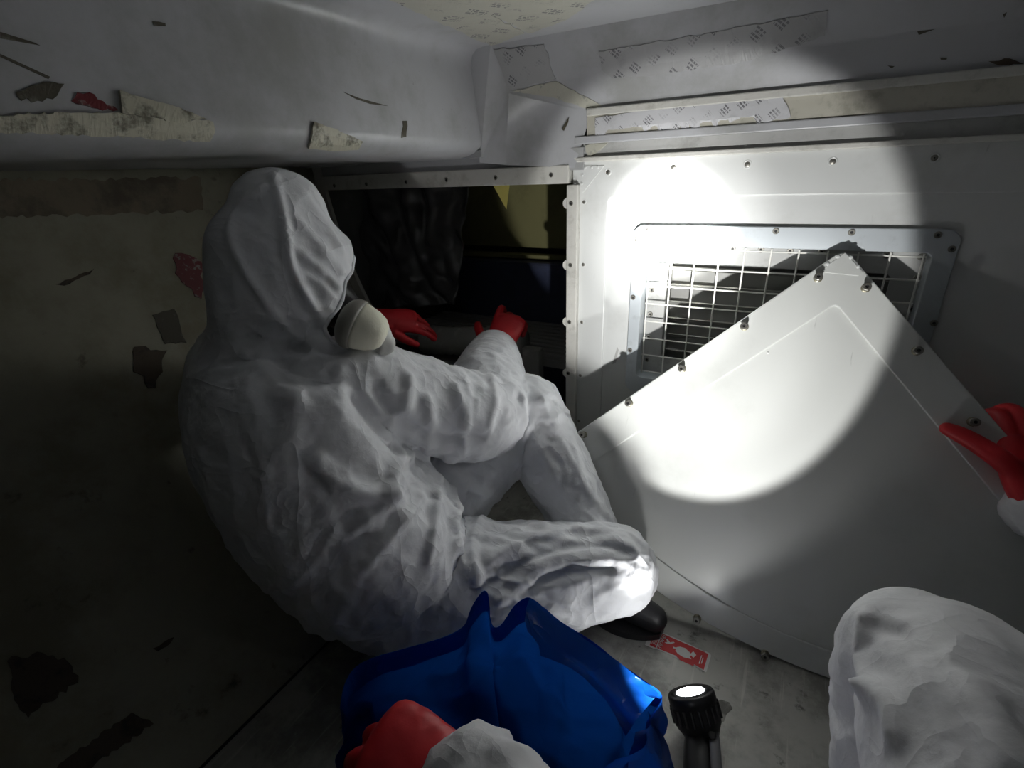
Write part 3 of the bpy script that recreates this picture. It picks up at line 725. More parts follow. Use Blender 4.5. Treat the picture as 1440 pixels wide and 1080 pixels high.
def text_mesh(name, s, origin, xdir, ydir, size, material, parent):
    cu = bpy.data.curves.new('txt', 'FONT'); cu.body = s; cu.size = 1; cu.extrude = .01
    o = bpy.data.objects.new('txt', cu); C.objects.link(o); dg = bpy.context.evaluated_depsgraph_get(); dg.update()
    me = bpy.data.meshes.new_from_object(o.evaluated_get(dg)); co = [np.array(q.co) for q in me.vertices]; fs = [tuple(p.vertices) for p in me.polygons]
    w_ = max(q[0] for q in co); bpy.data.objects.remove(o); bpy.data.meshes.remove(me)
    n_ = np.cross(xdir, ydir)
    return mesh_obj(name, [origin+xdir*(q[0]/w_*size[0])+ydir*(q[1]*size[1])+n_*q[2]*.01 for q in co], fs, material, parent)
text_mesh('lettering', 'FRAGILE', lb_o+lx*LW*.20+ly*LH*.90+V(0,0,.0012), -ly, lx, (LH*.78, LW*.085), M['label_white'], lab)
for i in range(4):
    flat('small_print', [(.085+i*.02,.2),(.095+i*.02,.2),(.095+i*.02,.55+.1*(i%2)),(.085+i*.02,.55+.1*(i%2))], .0011, .0012, M['label_white'])
flat('small_print', [(.86,.25),(.875,.25),(.875,.7),(.86,.7)], .0011, .0012, M['label_white'])
flat('small_print', [(.89,.3),(.905,.3),(.905,.62),(.89,.62)], .0011, .0012, M['label_white'])

# ------------------------------------------------------------------ blue bag
rim = [(478,1000,-.60),(484,975,-.575),(500,940,-.57),(530,925,-.575),(570,913,-.58),(620,900,-.575),(655,884,-.565),(662,862,-.545),(678,836,-.515),(687,838,-.515),(690,870,-.55),(695,884,-.57),(705,880,-.565),(722,855,-.54),(738,841,-.52),(750,842,-.52),(775,862,-.54),(800,882,-.55),(835,906,-.56),(870,932,-.57),(900,955,-.58),(925,975,-.59),(922,990,-.60),(908,1015,-.60),(900,1050,-.60)]
rimp = [onZ(a,b,c) for a,b,c in rim]
front = [V(-.100,.335,-.615), V(-.11,.28,-.64), V(-.16,.235,-.66), V(-.22,.215,-.665), V(-.28,.215,-.66), V(-.34,.235,-.64), V(-.385,.275,-.62)]
ring0 = spline(rimp+front+[rimp[0]], 3)[:-1]
nb = len(ring0); ctr = np.mean(ring0, 0)
bagv = []; levels = 26
bot = V(ctr[0]+.0, ctr[1]-.0, -H+.006)
for i in range(levels+1):
    t = i/levels
    for j, p in enumerate(ring0):
        rel = p-ctr; base_ = bot + V(rel[0]*.80, rel[1]*.88, 0)
        q = p*(1-t)+base_*t
        out = rel.copy(); out[2] = 0; out /= np.linalg.norm(out)+1e-9
        q = q + out*(.022*math.sin(math.pi*t))
        bagv.append(q)
bagv = np.array(bagv)
lv = np.repeat(np.arange(levels+1), nb)/levels
outd = bagv-ctr; outd[:,2] = 0; outd /= np.linalg.norm(outd, axis=1, keepdims=True)+1e-9
cr = ridged(bagv, (0.3,.1,1), 15, .35, .5, 3.0)*.013 + ridged(bagv, (1,.6,.3), 24, .4, .5, 8.0)*.008 + pnoise(bagv*40)*.004
bagv = bagv + outd*(cr*np.clip(lv*3,0.25,1)*np.clip((1-lv)*4,0,1))[:,None]
bf = [(i*nb+j, i*nb+(j+1)%nb, (i+1)*nb+(j+1)%nb, (i+1)*nb+j) for i in range(levels) for j in range(nb)]
bf.append(tuple(levels*nb+j for j in range(nb)))
bag = empty('plastic_bag', V(ctr[0], ctr[1], -H), 'open crumpled blue plastic bag standing on the floor', 'bag')
bo = mesh_obj('bag_body', bagv, bf, M['blue'], bag, True); sm = bo.modifiers.new('s','SUBSURF'); sm.levels = 1; sm.render_levels = 1
# folded-over hem along the right half of the rim and the outer fold by the torch
hem = [onZ(a,b,c) for a,b,c in ((745,842,-.515),(800,884,-.545),(870,934,-.565),(926,977,-.585))]; low = [onZ(a,b,c) for a,b,c in ((760,925,-.55),(800,940,-.57),(850,985,-.60),(880,1040,-.62))]
hv = []; hf = []; ns_ = 10; 
hs_, ls_ = spline(hem, 6), spline(low, 6)
for i in range(7):
    t = i/6
    for a, b in zip(hs_, ls_): hv.append(a*(1-t)+b*t+V(-.006,-.012,.0)*math.sin(math.pi*min(1,t*1.3))+V(0,0,.003))
hv = np.array(hv); hv = hv + (pnoise(hv*35)*.004)[:,None]*V(.4,-.8,.3)
nh = len(hs_); hf = [(i*nh+j, i*nh+j+1, (i+1)*nh+j+1, (i+1)*nh+j) for i in range(6) for j in range(nh-1)]
hr_ = []
for i in (0,1,2,3,4):
    ring_ = bagv[i*nb:(i+1)*nb]; o_ = outd[i*nb:(i+1)*nb]; hr_ += list(ring_-o_*(.0035 if 0 < i < 4 else .0008)+V(0,0,.0006))
rh_ = mesh_obj('rim_hem', hr_, [(i*nb+j, i*nb+(j+1)%nb, (i+1)*nb+(j+1)%nb, (i+1)*nb+j) for i in range(4) for j in range(nb)], M['blue'], bag, True)
mesh_obj('folded_hem', hv, hf, M['blue'], bag, True)
fo = [onZ(a,b,c) for a,b,c in ((912,1000,-.62),(940,1050,-.66),(950,1085,-.68))]; fi = [onZ(a,b,c) for a,b,c in ((895,1030,-.60),(885,1060,-.61),(880,1090,-.62))]
a_, b_ = spline(fo, 6), spline(fi, 6); hv = []
for i in range(6):
    t = i/5
    for p, q in zip(a_, b_): hv.append(p*(1-t)+q*t+V(.01,-.01,.012)*math.sin(math.pi*t))
hv = np.array(hv); hv = hv + (pnoise(hv*45)*.006)[:,None]*V(.6,-.5,.6)
nh = len(a_); mesh_obj('crumpled_corner', hv, [(i*nh+j, i*nh+j+1, (i+1)*nh+j+1, (i+1)*nh+j) for i in range(5) for j in range(nh-1)], M['blue'], bag, True)

# ------------------------------------------------------------------ things inside the opening
def quad_sheet(name, corners, nu, nv, amp, freq, material, thick, parent=None, seed=0):
    a, b, c, d = [np.array(q, float) for q in corners]
    v = np.array([(a*(1-u)+b*u)*(1-w_)+(d*(1-u)+c*u)*w_ for w_ in np.linspace(0,1,nv+1) for u in np.linspace(0,1,nu+1)])
    n_ = np.cross(b-a, d-a); n_ /= np.linalg.norm(n_)
    if amp: v = v + n_*(amp*(ridged(v, d-a+.5*(b-a), freq, .25, .5, seed)+.5*pnoise(v*freq*1.7)))[:,None]
    k = nu+1; f = [(i*k+j, i*k+j+1, (i+1)*k+j+1, (i+1)*k+j) for i in range(nv) for j in range(nu)]
    o = mesh_obj(name, v, f, material, parent, bool(amp)); s_ = o.modifiers.new('t','SOLIDIFY'); s_.thickness = thick; s_.offset = 0
    return o
bs = quad_sheet('plastic_sheet', [onY(420,262,1.28), onY(655,262,1.38), onY(640,428,1.36), onY(430,440,1.26)], 80, 70, .030, 10, M['plastic_black'], .002, seed=4)
tag(bs, 'crumpled glossy black plastic sheet hanging inside the opening', 'plastic sheet')
yb = MB(); a, b = onY(636,200,1.66), onY(840,352,1.66); yb.box((a[0],1.66,b[2]),(-.27,1.69,.055))
tag(bevel(yb.build('inner_panel', M['yellowgreen']),.004), 'olive yellow-green panel deep inside the opening', 'panel')
yb = MB(); a = onY(640,355,1.62); yb.box((onY(640,355,1.62)[0],1.62,a[2]-.012),(-.27,1.66,a[2]+.004))
tag(bevel(yb.build('ledge_strip', M['yellowgreen']),.003), 'narrow olive ledge between the olive panel and dark blue box', 'ledge')
nb_ = MB(); a = onY(640,362,1.60); nb_.box((onY(645,362,1.60)[0],1.58,-.88),(-.275,1.655,a[2])); tag(bevel(nb_.build('blue_box', M['navy']),.01), 'dark blue box below the olive panel inside the opening', 'box')
tri = [onY(688,262,1.16), onY(718,262,1.16), onY(712,294,1.15)]
tri[0][2] += .02; tri[1][2] += .02
k3 = MB().add([*tri, *[p+V(0,.0015,0) for p in tri]], [(0,2,1),(3,4,5),(0,1,4,3),(1,2,5,4),(2,0,3,5)])
tag(k3.build('yellow_flap', M['yellow']), 'small pale yellow triangular flap hanging from the rail', 'flap')
# ribbed deck inside
rd = empty('ribbed_deck', V(-.7,1.4,-.60), 'dark ribbed deck board inside the opening behind the gloves', 'board')
zt = onY(700,480,1.30)[2]
MB().box((-1.2,1.24,zt-.035),(-.29,1.575,zt-.012)).build('deck_board', M['ribs'], rd)
for i in range(9):
    y_ = 1.25+i*.036
    bevel(MB().box((-1.2,y_,zt-.012),(-.29,y_+.018,zt)).build('rib', M['ribs'], rd), .003)
gd = empty('grey_duct', V(-.75,1.2,-.6), 'short grey crinkled duct lying between the two red gloves', 'duct')
p0, p1 = onY(598,478,1.20), onY(735,482,1.20)
mb = MB(); pts = [p0+(p1-p0)*t for t in np.linspace(0,1,26)]
mb.tube(pts, [.042+.004*(i%2) for i in range(26)], 20); mb.build('corrugated_hose', M['grey_duct'], gd, True)
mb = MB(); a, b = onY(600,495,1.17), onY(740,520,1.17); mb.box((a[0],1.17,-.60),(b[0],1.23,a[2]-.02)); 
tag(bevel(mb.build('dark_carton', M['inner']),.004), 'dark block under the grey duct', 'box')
mb = MB(); a, b = onY(736,488,1.20), onY(762,600,1.20); mb.box((a[0],1.19,-.88),(b[0],1.22,a[2])); 
tag(bevel(mb.build('grey_upright', M['grey_duct']),.003), 'narrow grey upright just right of the gloved hand', 'post')
# ------------------------------------------------------------------ people
def hand_mesh(wrist, fdir, back, side, curls, spread=1.0, scale=1.0, voxel=.0026, thumb=(35, 20, 15), palm_len=.092):
    """glove: palm, four unequal bent fingers and a thumb. fdir: wrist to knuckles, back: back-of-hand normal, side=+1 thumb on +x"""
    fr_ = frame(fdir, back); mb = MB()
    T = lambda p: np.array(wrist) + fr_ @ (np.array(p)*scale*V(side,1,1))
    def chain(rows): limb(mb, [(*T(r_[:3]), r_[3]*scale) for r_ in rows], 10, 4)
    limb(mb, [(*T((0,-.022,0)),.028*scale,.024*scale),(*T((0,-.008,0)),.030*scale,.023*scale),(*T((.002,.02,0)),.036*scale,.021*scale),(*T((0,.06,0)),.042*scale,.017*scale),(*T((-.001,palm_len-.01,0)),.041*scale,.0145*scale)], 16, 5, ref=fr_[:,0])
    xs_ = [.030,.0105,-.0105,-.029]; ln = [.072,.080,.074,.058]; rr = [.0100,.0102,.0098,.0088]; yo = [0,.004,.001,-.008]
    for i in range(4):
        p = V(xs_[i], palm_len-.012+yo[i], 0); a = 0; ang = math.radians((xs_[i]*220)*spread)
        rows = [(*(p-V(0,.03,0)), rr[i]*1.05), (*p, rr[i]*1.06)]; L3 = [ln[i]*.46, ln[i]*.31, ln[i]*.23]
        for k in range(3):
            a += math.radians(curls[i][k]); d = V(math.sin(ang)*math.cos(a), math.cos(ang)*math.cos(a), -math.sin(a)); p = p + d*L3[k]; rows.append((*p, rr[i]*(1-.08*(k+1))))
        chain(rows)
    t0, t1, t2 = [math.radians(q) for q in thumb]
    p = V(.020,.012,-.004); rows = [(*p,.0150)]; d = V(math.sin(t0), math.cos(t0), -.25); d /= np.linalg.norm(d); p = p+d*.042; rows.append((*p,.0130))
    d = V(math.sin(t0-t1), math.cos(t0-t1), -.3); d /= np.linalg.norm(d); p = p+d*.032; rows.append((*p,.0112))
    d = V(math.sin(t0-t1-t2), math.cos(t0-t1-t2), -.35); d /= np.linalg.norm(d); p = p+d*.024; rows.append((*p,.0095))
    chain(rows)
    v, f = remesh(mb, voxel*scale, 4, .5)
    n = vnormals(v, f); v = v + n*(ridged(v, np.cross(fdir, back), 55, .4, .4, 2)*.0006 + pnoise(v*60)*.0009)[:,None]
    return v, f

def cloth(v, faces, regions, base=.0018, seed=0):
    """displace by folds; regions: centre, radius, direction, freq, amp"""
    n = vnormals(v, faces)
    disp = pnoise(v*9+seed)*base*1.6 + pnoise(v*21+seed)*base*.8
    for (c, rad, d, fq, amp) in regions:
        c = np.array(c); wt = np.exp(-((np.linalg.norm(v-c, axis=1)/rad)**2)*1.4); k = wt > .03
        if k.any():
            r_ = np.zeros(len(v)); r_[k] = ridged(v[k], d, fq, .18, .4, seed+fq)+.42*ridged(v[k], d, fq*2.3, .2, .5, seed+fq+9); disp += r_*wt*amp*1.35
    return v + n*disp[:,None]

def relax(v, faces, it=1, fac=.5):
    e = np.array([(f[i], f[(i+1) % len(f)]) for f in faces for i in range(len(f))])
    for _ in range(it):
        s_ = np.zeros_like(v); c_ = np.zeros(len(v)); np.add.at(s_, e[:,0], v[e[:,1]]); np.add.at(c_, e[:,0], 1)
        v = v*(1-fac)+s_/np.maximum(c_,1)[:,None]*fac
    return v

def pix_folds(v, faces, folds):
    """folds: (pixel polyline, width, height); each is traced on the surface and raised (or sunk) there"""
    t = BVHTree.FromPolygons([Vector(q) for q in v], faces); n = vnormals(v, faces); out = np.zeros(len(v))
    for poly, wd, hgt in folds:
        P3 = []
        pl = spline([np.array(p, float) for p in poly], 5)
        for p in pl:
            d = ray(*p); h = t.ray_cast(Vector((0,0,0)), Vector(d/np.linalg.norm(d)))
            if h[0] is not None: P3.append(np.array(h[0]))
        if len(P3) < 2: continue
        lo, hi = np.min(P3,0)-.06, np.max(P3,0)+.06; k = np.all((v > lo) & (v < hi), axis=1)
        if not k.any(): continue
        good = [P3[0]]
        for p in P3[1:]:
            if np.linalg.norm(p-good[-1]) < .09: good.append(p)
        if len(good) < 2: continue
        dd = seg_dist(v[k], good); out[k] += 1.3*hgt*np.exp(-(dd/wd)**2)
    return v + n*out[:,None]

# ---- the seated person
PV = V(-.62,.50,-.72)
pe = empty('person', V(-.60,.50,-H), 'person in white hooded coverall, respirator and red gloves seated before the dark opening', 'person', 'people in white coveralls')
mb = MB()
# torso: rows give half width across (x) and depth
limb(mb, [(-.600,.525,-.705,.140,.160),(-.615,.515,-.66,.160,.185),(-.66,.485,-.56,.160,.190),(-.715,.47,-.44,.155,.205),(-.755,.485,-.33,.140,.205),(-.755,.505,-.265,.105,.165),(-.74,.515,-.215,.085,.10)], 22, 6, ref=(.25,1,0))
# hood
limb(mb, [(-.752,.50,-.285,.128,.125),(-.745,.51,-.235,.106,.108),(-.733,.524,-.17,.112,.102),(-.726,.532,-.12,.114,.099),(-.722,.534,-.075,.106,.090),(-.716,.538,-.042,.074,.064)], 22, 6, ref=(.25,1,0))
# right arm, left arm
RS, RE, RW = V(-.625,.525,-.315), V(-.515,.76,-.455), V(-.618,.985,-.410)
limb(mb, [(*(RS+V(-.05,-.02,.015)),.085),(*RS,.088),(*(RS*.5+RE*.5),.079),(*RE,.084),(*(RE*.55+RW*.45+V(0,0,.004)),.080),(*RW,.062)], 18, 7)
LS, LE, LW = V(-.885,.52,-.315), V(-1.0,.76,-.44), V(-.985,.965,-.385)
limb(mb, [(*(LS+V(.05,-.02,.015)),.085),(*LS,.085),(*(LS*.5+LE*.5),.072),(*LE,.065),(*(LE*.5+LW*.5),.056),(*LW,.046)], 18, 7)
# right leg folded flat, left leg knee up
RH, RK, RA = V(-.54,.53,-.735), V(-.215,.735,-.715), V(-.46,.50,-.785)
limb(mb, [(*RH,.115),(*(RH*.6+RK*.4),.105),(*(RH*.25+RK*.75),.090),(*RK,.080)], 18, 7)
limb(mb, [(*RK,.080),(*(RK*.65+RA*.35),.070),(*(RK*.3+RA*.7),.060),(*RA,.052)], 18, 7)
LH_, LK, LA = V(-.68,.60,-.71), V(-.465,.870,-.487), V(-.240,.778,-.765)
limb(mb, [(*LH_,.115),(*(LH_*.6+LK*.4),.103),(*(LH_*.25+LK*.75),.088),(*LK,.077)], 18, 7)
limb(mb, [(*LK,.077),(*(LK*.65+LA*.35),.072),(*(LK*.3+LA*.7),.062),(*LA,.050)], 18, 7)
v, f = remesh(mb, .0048, 14, .5)
v = v.copy()
armd, fore = RE-RS, RW-RE
reg = [(RE, .13, np.cross(armd, V(.5,-.6,.5)), 26, .0060), ((RS+RE)/2, .14, armd+V(0,0,-.25), 22, .0055), ((RE+RW)/2, .12, np.cross(fore, V(.6,-.6,.4)), 28, .0045),
       (RS+V(0,.03,0), .13, (.3,.6,-.7), 22, .0055), ((-.56,.60,-.55), .17, (.35,.5,.75), 17, .0085), ((-.55,.56,-.66), .16, (.1,.5,.85), 17, .0085),
       ((RH+RK)/2, .18, (.8,.5,.3), 21, .0055), (RK, .13, (.75,.6,.15), 28, .0045), ((RK+RA)/2, .14, (.8,.55,-.1), 26, .0050),
       (LK, .14, (.2,-.3,.9), 21, .0045), ((LK+LA)/2, .2, (.6,-.3,-.75), 19, .0055), ((LH_+LK)/2, .16, (.4,-.5,.75), 18, .0055),
       ((-.66,.40,-.42), .24, (.2,.3,-.9), 12, .0055), ((-.60,.42,-.62), .22, (.4,.4,.8), 14, .0070), ((-.66,.53,-.12), .13, (.3,.5,-.8), 20, .0030), ((-.68,.47,-.26), .12, (.9,.4,.2), 24, .0050)]
v = cloth(v, f, reg, .0022, 11.0)
v = pix_folds(v, f, [
    ([(385,248),(393,280),(400,320),(408,370),(425,410),(450,450),(468,478)], .007, .0075),                 # hood seam at the front panel
    ([(372,262),(345,285),(325,315),(330,350),(360,405),(400,455),(436,490)], .006, .0055),                 # rear hood seam
    ([(410,300),(440,335),(462,360),(480,380)], .008, .0035), ([(405,340),(440,370),(475,402)], .007, .0035), ([(425,270),(455,310),(480,350)], .008, .0030), ([(425,385),(450,400),(470,420)], .006, .003),
    ([(345,470),(400,485),(450,490),(480,492)], .010, -.010),                                              # collar crease
    ([(350,500),(390,545),(415,560)], .012, .006),
    ([(530,545),(560,590),(620,615),(680,612)], .011, -.009), ([(500,560),(530,600),(555,630)], .010, -.007), # under the arm
    ([(600,560),(605,600),(600,640)], .010, .006), ([(640,545),(655,590),(650,635)], .010, .006), ([(690,530),(695,570),(680,610)], .010, .006), ([(575,530),(570,570),(545,600)], .010, .005),
    ([(448,650),(480,680),(520,695),(548,694)], .013, .010), ([(548,694),(555,660),(575,640)], .010, .010), ([(590,700),(560,740),(520,790)], .011, .009), ([(615,690),(610,740),(600,790)], .010, .008),
    ([(650,690),(640,740),(652,800)], .010, .008), ([(690,705),(665,760),(672,820)], .010, .007), ([(560,700),(530,720),(500,740)], .010, .008), ([(640,670),(670,690),(700,700)], .010, .007),
    ([(690,790),(740,760),(800,745),(850,745)], .009, .005), ([(690,820),(760,780),(830,765),(885,775)], .008, -.006), ([(720,845),(790,805),(860,800)], .008, -.005),
    ([(735,560),(738,610),(730,650)], .010, .005), ([(760,560),(800,640),(830,700)], .010, .004), ([(745,600),(775,660),(800,720)], .009, .004),
    ([(700,845),(760,835),(800,850)], .008, .005), ([(690,870),(750,855),(800,870)], .008, .005)])
v = relax(v, f, 1, .35)
# face opening: remove the surface in front of the face and tidy the rim
FD = V(.26,.90,-.33); FD /= np.linalg.norm(FD); HC = V(-.73,.53,-.11)
fc = V(-.690,.640,-.205)
fu = V(.02,.33,.94); fu -= FD*fu.dot(FD); fu /= np.linalg.norm(fu); fs = np.cross(FD, fu)
rel = v-fc; inside = ((rel @ fs)/.088)**2 + ((rel @ fu)/.082)**2 < 1; inside &= (rel @ FD > -.075) & (v[:,2] > -.285)
def in_poly(px, py, poly):
    r_ = np.zeros(len(px), bool)
    for (xa, ya), (xb, yb) in zip(poly, poly[1:]+poly[:1]):
        c_ = ((ya > py) != (yb > py)); r_ ^= c_ & (px < (xb-xa)*(py-ya)/(yb-ya+1e-9)+xa)
    return r_
cq = v @ R; qx, qy = CX+F*cq[:,0]/cq[:,2], CY+F*cq[:,1]/cq[:,2]
inside |= in_poly(qx, qy, [(492,395),(480,425),(461,447),(452,466),(462,482),(484,494),(560,500),(560,395)]) & (np.linalg.norm(v-HC, axis=1) < .19) & (v[:,2] > -.30)
keep = [q for q in f if not all(inside[i] for i in q)]
ec = {}
for q in keep:
    for i in range(len(q)):
        a, b = q[i], q[(i+1) % len(q)]; k = (min(a,b), max(a,b)); ec[k] = ec.get(k,0)+1
nb_map = {}
for (a, b), c in ec.items():
    if c == 1: nb_map.setdefault(a, []).append(b); nb_map.setdefault(b, []).append(a)
for _ in range(12):
    nv = {a: v[a]*.5+np.mean([v[b] for b in bs_], 0)*.5 for a, bs_ in nb_map.items()}
    for a, p in nv.items(): v[a] = p
used = sorted({i for q in keep for i in q}); mp_ = {a: i for i, a in enumerate(used)}
SUITV, SUITF = v, f
co = mesh_obj('coverall', v[used], [[mp_[i] for i in q] for q in keep], M['suit'], pe, True); co['label'] = 'white hooded disposable coverall'
s_ = co.modifiers.new('t','SOLIDIFY'); s_.thickness = .0015; s_.offset = -1
# hood rim
rim_loop = []
if nb_map:
    st = max(nb_map, key=lambda a: v[a][2]); cur = st; prev = None
    while True:
        rim_loop.append(v[cur].copy()); nx_ = [b for b in nb_map[cur] if b != prev]
        if not nx_: break
        prev, cur = cur, nx_[0]
        if cur == st or len(rim_loop) > 2000: break
    if len(rim_loop) > 20:
        rl = rim_loop[::4]; MB().tube(rl+[rl[0]], .0035, 8).build('hood_hem', M['suit'], pe, True)
# head inside the hood
mb = MB(); hr = frame(FD, fu)
Hd = lambda x, y, z: HC+V(0,0,-.01) + hr @ V(x, y, z)
mb.ell(Hd(0,0,.012), (.074,.088,.084), hr); mb.ell(Hd(0,.03,-.05), (.055,.062,.070), hr); mb.ell(Hd(0,.102,-.025), (.013,.020,.026), hr, 10, 7)
for s in (-1,1): mb.ell(Hd(s*.076,0,-.01), (.010,.022,.034), hr, 10, 7); mb.ell(Hd(s*.030,.086,.018), (.018,.010,.007), hr, 10, 6)
limb(mb, [(*Hd(0,-.01,-.07),.055),(-.745,.515,-.26,.060)], 14, 4)
hv_, hf_ = remesh(mb, .004, 5); mesh_obj('head', hv_, hf_, M['skin'], pe, True)
for s in (-1,1): MB().ell(Hd(s*.031,.089,.005), (.012,.009,.008), hr, 12, 8).build('eye', M['label_white'], pe, True)
MB().ell(Hd(0,-.012,.022), (.077,.086,.080), hr).build('hair', M['hair'], pe, True)
# respirator
rs = mesh_obj('respirator', *(lambda q: remesh(q, .003, 4))((lambda q: (limb(q, [(*Hd(0,.055,-.055),.058,.062),(*Hd(0,.095,-.060),.050,.056),(*Hd(0,.125,-.066),.032,.036)], 18, 5, ref=hr[:,0]), limb(q, [(*Hd(-.06,.085,-.065),.030),(*Hd(.06,.085,-.065),.030)], 14, 5), q)[-1])(MB())), M['black'], pe, True)
rs['label'] = 'black rubber half-face respirator'
fcen = at(499,456,.770)
fax = hr @ V(.80,.55,-.10); fax /= np.linalg.norm(fax); camd = -fcen/np.linalg.norm(fcen)
fax = R @ V(.90,.36,.10); fax /= np.linalg.norm(fax)
fr_ = frame(np.cross(fax, V(0,0,1)), fax)
def disc(cen, prof, name, material, parent, ax=fr_, sx=1.0, sy=1.0, n=26):
    q = MB(); q.tube([cen+ax[:,2]*z for r_, z in prof], [(r_*sx, r_*sy) for r_, z in prof], n, ref=ax[:,0]); return q.build(name, material, parent, True)
lr = fcen-fax*.002
fl1 = disc(lr, [(.030,-.018),(.040,-.012),(.0455,-.004),(.0455,.006),(.043,.009)], 'filter_holder', M['filter_ring'], rs, sx=.86, sy=1.0)
fp = disc(lr, [(.0425,.006),(.0415,.014),(.037,.030),(.030,.043),(.021,.050),(.010,.052),(.002,.0525)], 'filter_pad', M['filter'], fl1, sx=.86, sy=1.0); fp['label'] = 'cream domed filter pad'
vc = at(527,474,.80)
mb = MB(); limb(mb, [(*(vc-V(.03,.0,.0)),.026),(*vc,.028),(*(vc+R@V(.012,.010,0)),.020)], 14, 5)
vv, vf = remesh(mb, .003, 3); vv = vv+vnormals(vv,vf)*(ridged(vv,(0,.3,1),45,.3,.4,5)*.0018)[:,None]; mesh_obj('exhale_cover', vv, vf, M['valve'], rs, True)
for p in ([Hd(.055,.06,-.045), Hd(.082,.02,-.03), Hd(.086,-.03,-.01)], [Hd(-.055,.06,-.045), Hd(-.082,.02,-.03), Hd(-.086,-.03,-.01)]):
    MB().tube(spline(p,5), [(.008,.0025)]*11, 8, ref=fu).build('strap', M['filter_ring'], rs, True)
# gloves
gdir = V(-.06,.78,.62)
v_, f_ = hand_mesh(RW+V(-.004,.030,.004), gdir, V(.15,-.55,.78), -1, [(8,55,45),(45,60,40),(50,65,40),(48,62,38)], 1.0, 1.08, thumb=(62,20,10))
g1 = mesh_obj('glove', v_, f_, M['red'], pe, True); g1['label'] = 'red rubber glove on the raised right hand'
v_, f_ = hand_mesh(at(538,448,1.30), R@V(.97,.06,.2), V(.25,-.45,.85), +1, [(10,20,15),(18,25,18),(26,30,20),(34,35,22)], .8, .95, thumb=(35,15,10))
g2 = mesh_obj('glove', v_, f_, M['red'], pe, True); g2['label'] = 'red rubber glove of the far left hand'
# shoe of the upright leg
def shoe(heel, toe, name, parent):
    heel, toe = np.array(heel, float), np.array(toe, float); L_ = np.linalg.norm(toe-heel); d = (toe-heel)/L_; s = np.cross(d, V(0,0,1))
    T = lambda t, z, x=0: heel+d*L_*t+s*x+V(0,0,z)
    mb = MB(); k = L_/.28
    limb(mb, [(*T(.10,.040),.040*k,.036),(*T(.25,.045),.042*k,.040),(*T(.45,.044),.043*k,.038),(*T(.68,.038),.047*k,.033),(*T(.90,.034),.040*k,.029)], 18, 5, ref=s)
    limb(mb, [(*T(.16,.045),.042),(*T(.15,.12),.043)], 14, 4)
    vv, vf = remesh(mb, .004, 4); vv[:,2] = np.maximum(vv[:,2], heel[2]+.010); o = mesh_obj(name, vv, vf, M['boot'], parent, True)
    pts = []; 
    for t in np.linspace(0,1,20): pts.append((t, .045*math.sin(math.pi*min(1,max(0,t*.9+.07)))**.55*(1+.15*math.sin(math.pi*t))))
    up_ = [T(t,0,w_) for t, w_ in pts]+[T(t,0,-w_) for t, w_ in pts[::-1]]; n = len(up_)
    vv = up_+[p+V(0,0,.014) for p in up_]; vf = [tuple(range(n)), tuple(range(2*n-1,n-1,-1))]+[(j,(j+1)%n,(j+1)%n+n,j+n) for j in range(n)]
    q = mesh_obj('sole', vv, vf, M['black'], o); b2 = bmesh.new(); b2.from_mesh(q.data); bmesh.ops.recalc_face_normals(b2, faces=b2.faces); b2.to_mesh(q.data); b2.free()
    return o
sh = shoe((-.285,.765,-H+.0005), (-.115,.745,-H+.0005), 'shoe', pe); sh['label'] = 'black work shoe'
shoe((-.44,.55,-H+.0005), (-.64,.60,-H+.0005), 'shoe', pe)

# ---- the photographer: knee and one arm come into view
ph = empty('person', V(.08,-.08,-H), 'person in white coverall at the lower edge, knee and red glove by the bag', 'person', 'people in white coveralls')
mb = MB()
pvs = V(.10,-.10,-.50)
limb(mb, [(.10,-.10,-.56,.155,.125),(.09,-.14,-.45,.155,.125),(.06,-.24,-.26,.165,.125),(.04,-.31,-.10,.170,.105),(.03,-.33,-.02,.09,.08)], 18, 5, ref=(1,0,0))
limb(mb, [(.03,-.33,-.04,.085,.09),(.02,-.32,.05,.095,.105),(.02,-.32,.12,.090,.10),(.02,-.32,.155,.06,.07)], 18, 5, ref=(1,0,0))
K2 = at(1292,930,.50); T2 = at(1405,1045,.40)
limb(mb, [(.19,-.02,-.52,.105),(.205,.16,-.455,.100),(*(T2*.5+K2*.5+V(.012,-.02,-.004)),.084),(*K2,.068)], 18, 7)
limb(mb, [(*K2,.068),(*(K2+V(.012,-.025,-.10)),.066),(*(K2+V(.03,-.08,-.22)),.060),(*V(K2[0]+.045,K2[1]-.13,-.79),.050)], 18, 7)
limb(mb, [(.01,-.04,-.56,.105),(-.06,.08,-.68,.095),(-.10,.16,-.765,.075)], 16, 6)
limb(mb, [(-.10,.16,-.765,.075),(-.10,-.02,-.785,.060),(-.09,-.20,-.80,.050)], 16, 6)
WR2 = at(672,1116,.462); EL2 = at(815,1330,.36)
limb(mb, [(-.10,-.30,-.11,.085),(-.14,-.24,-.15,.082),(-.11,-.07,-.31,.070),(*EL2,.066),(*(EL2*.45+WR2*.55),.062),(*WR2,.052)], 18, 7)
limb(mb, [(.17,-.30,-.11,.085),(.21,-.24,-.15,.080),(.30,-.10,-.36,.066),(.25,-.05,-.48,.060),(.09,.05,-.645,.045)], 18, 6)
v, f = remesh(mb, .0055, 10)
v = cloth(v, f, [(K2+V(-.04,-.02,-.05), .10, (.1,.3,-1), 24, .0028), (T2, .2, (-.35,.5,-.75), 13, .004), (K2+V(-.05,0,-.1), .1, (.7,.4,.1), 26, .004), (WR2, .12, (.4,.3,-.5), 26, .005), ((EL2+WR2)/2, .12, (.3,.9,.1), 22, .005)], .0010, 3.0)
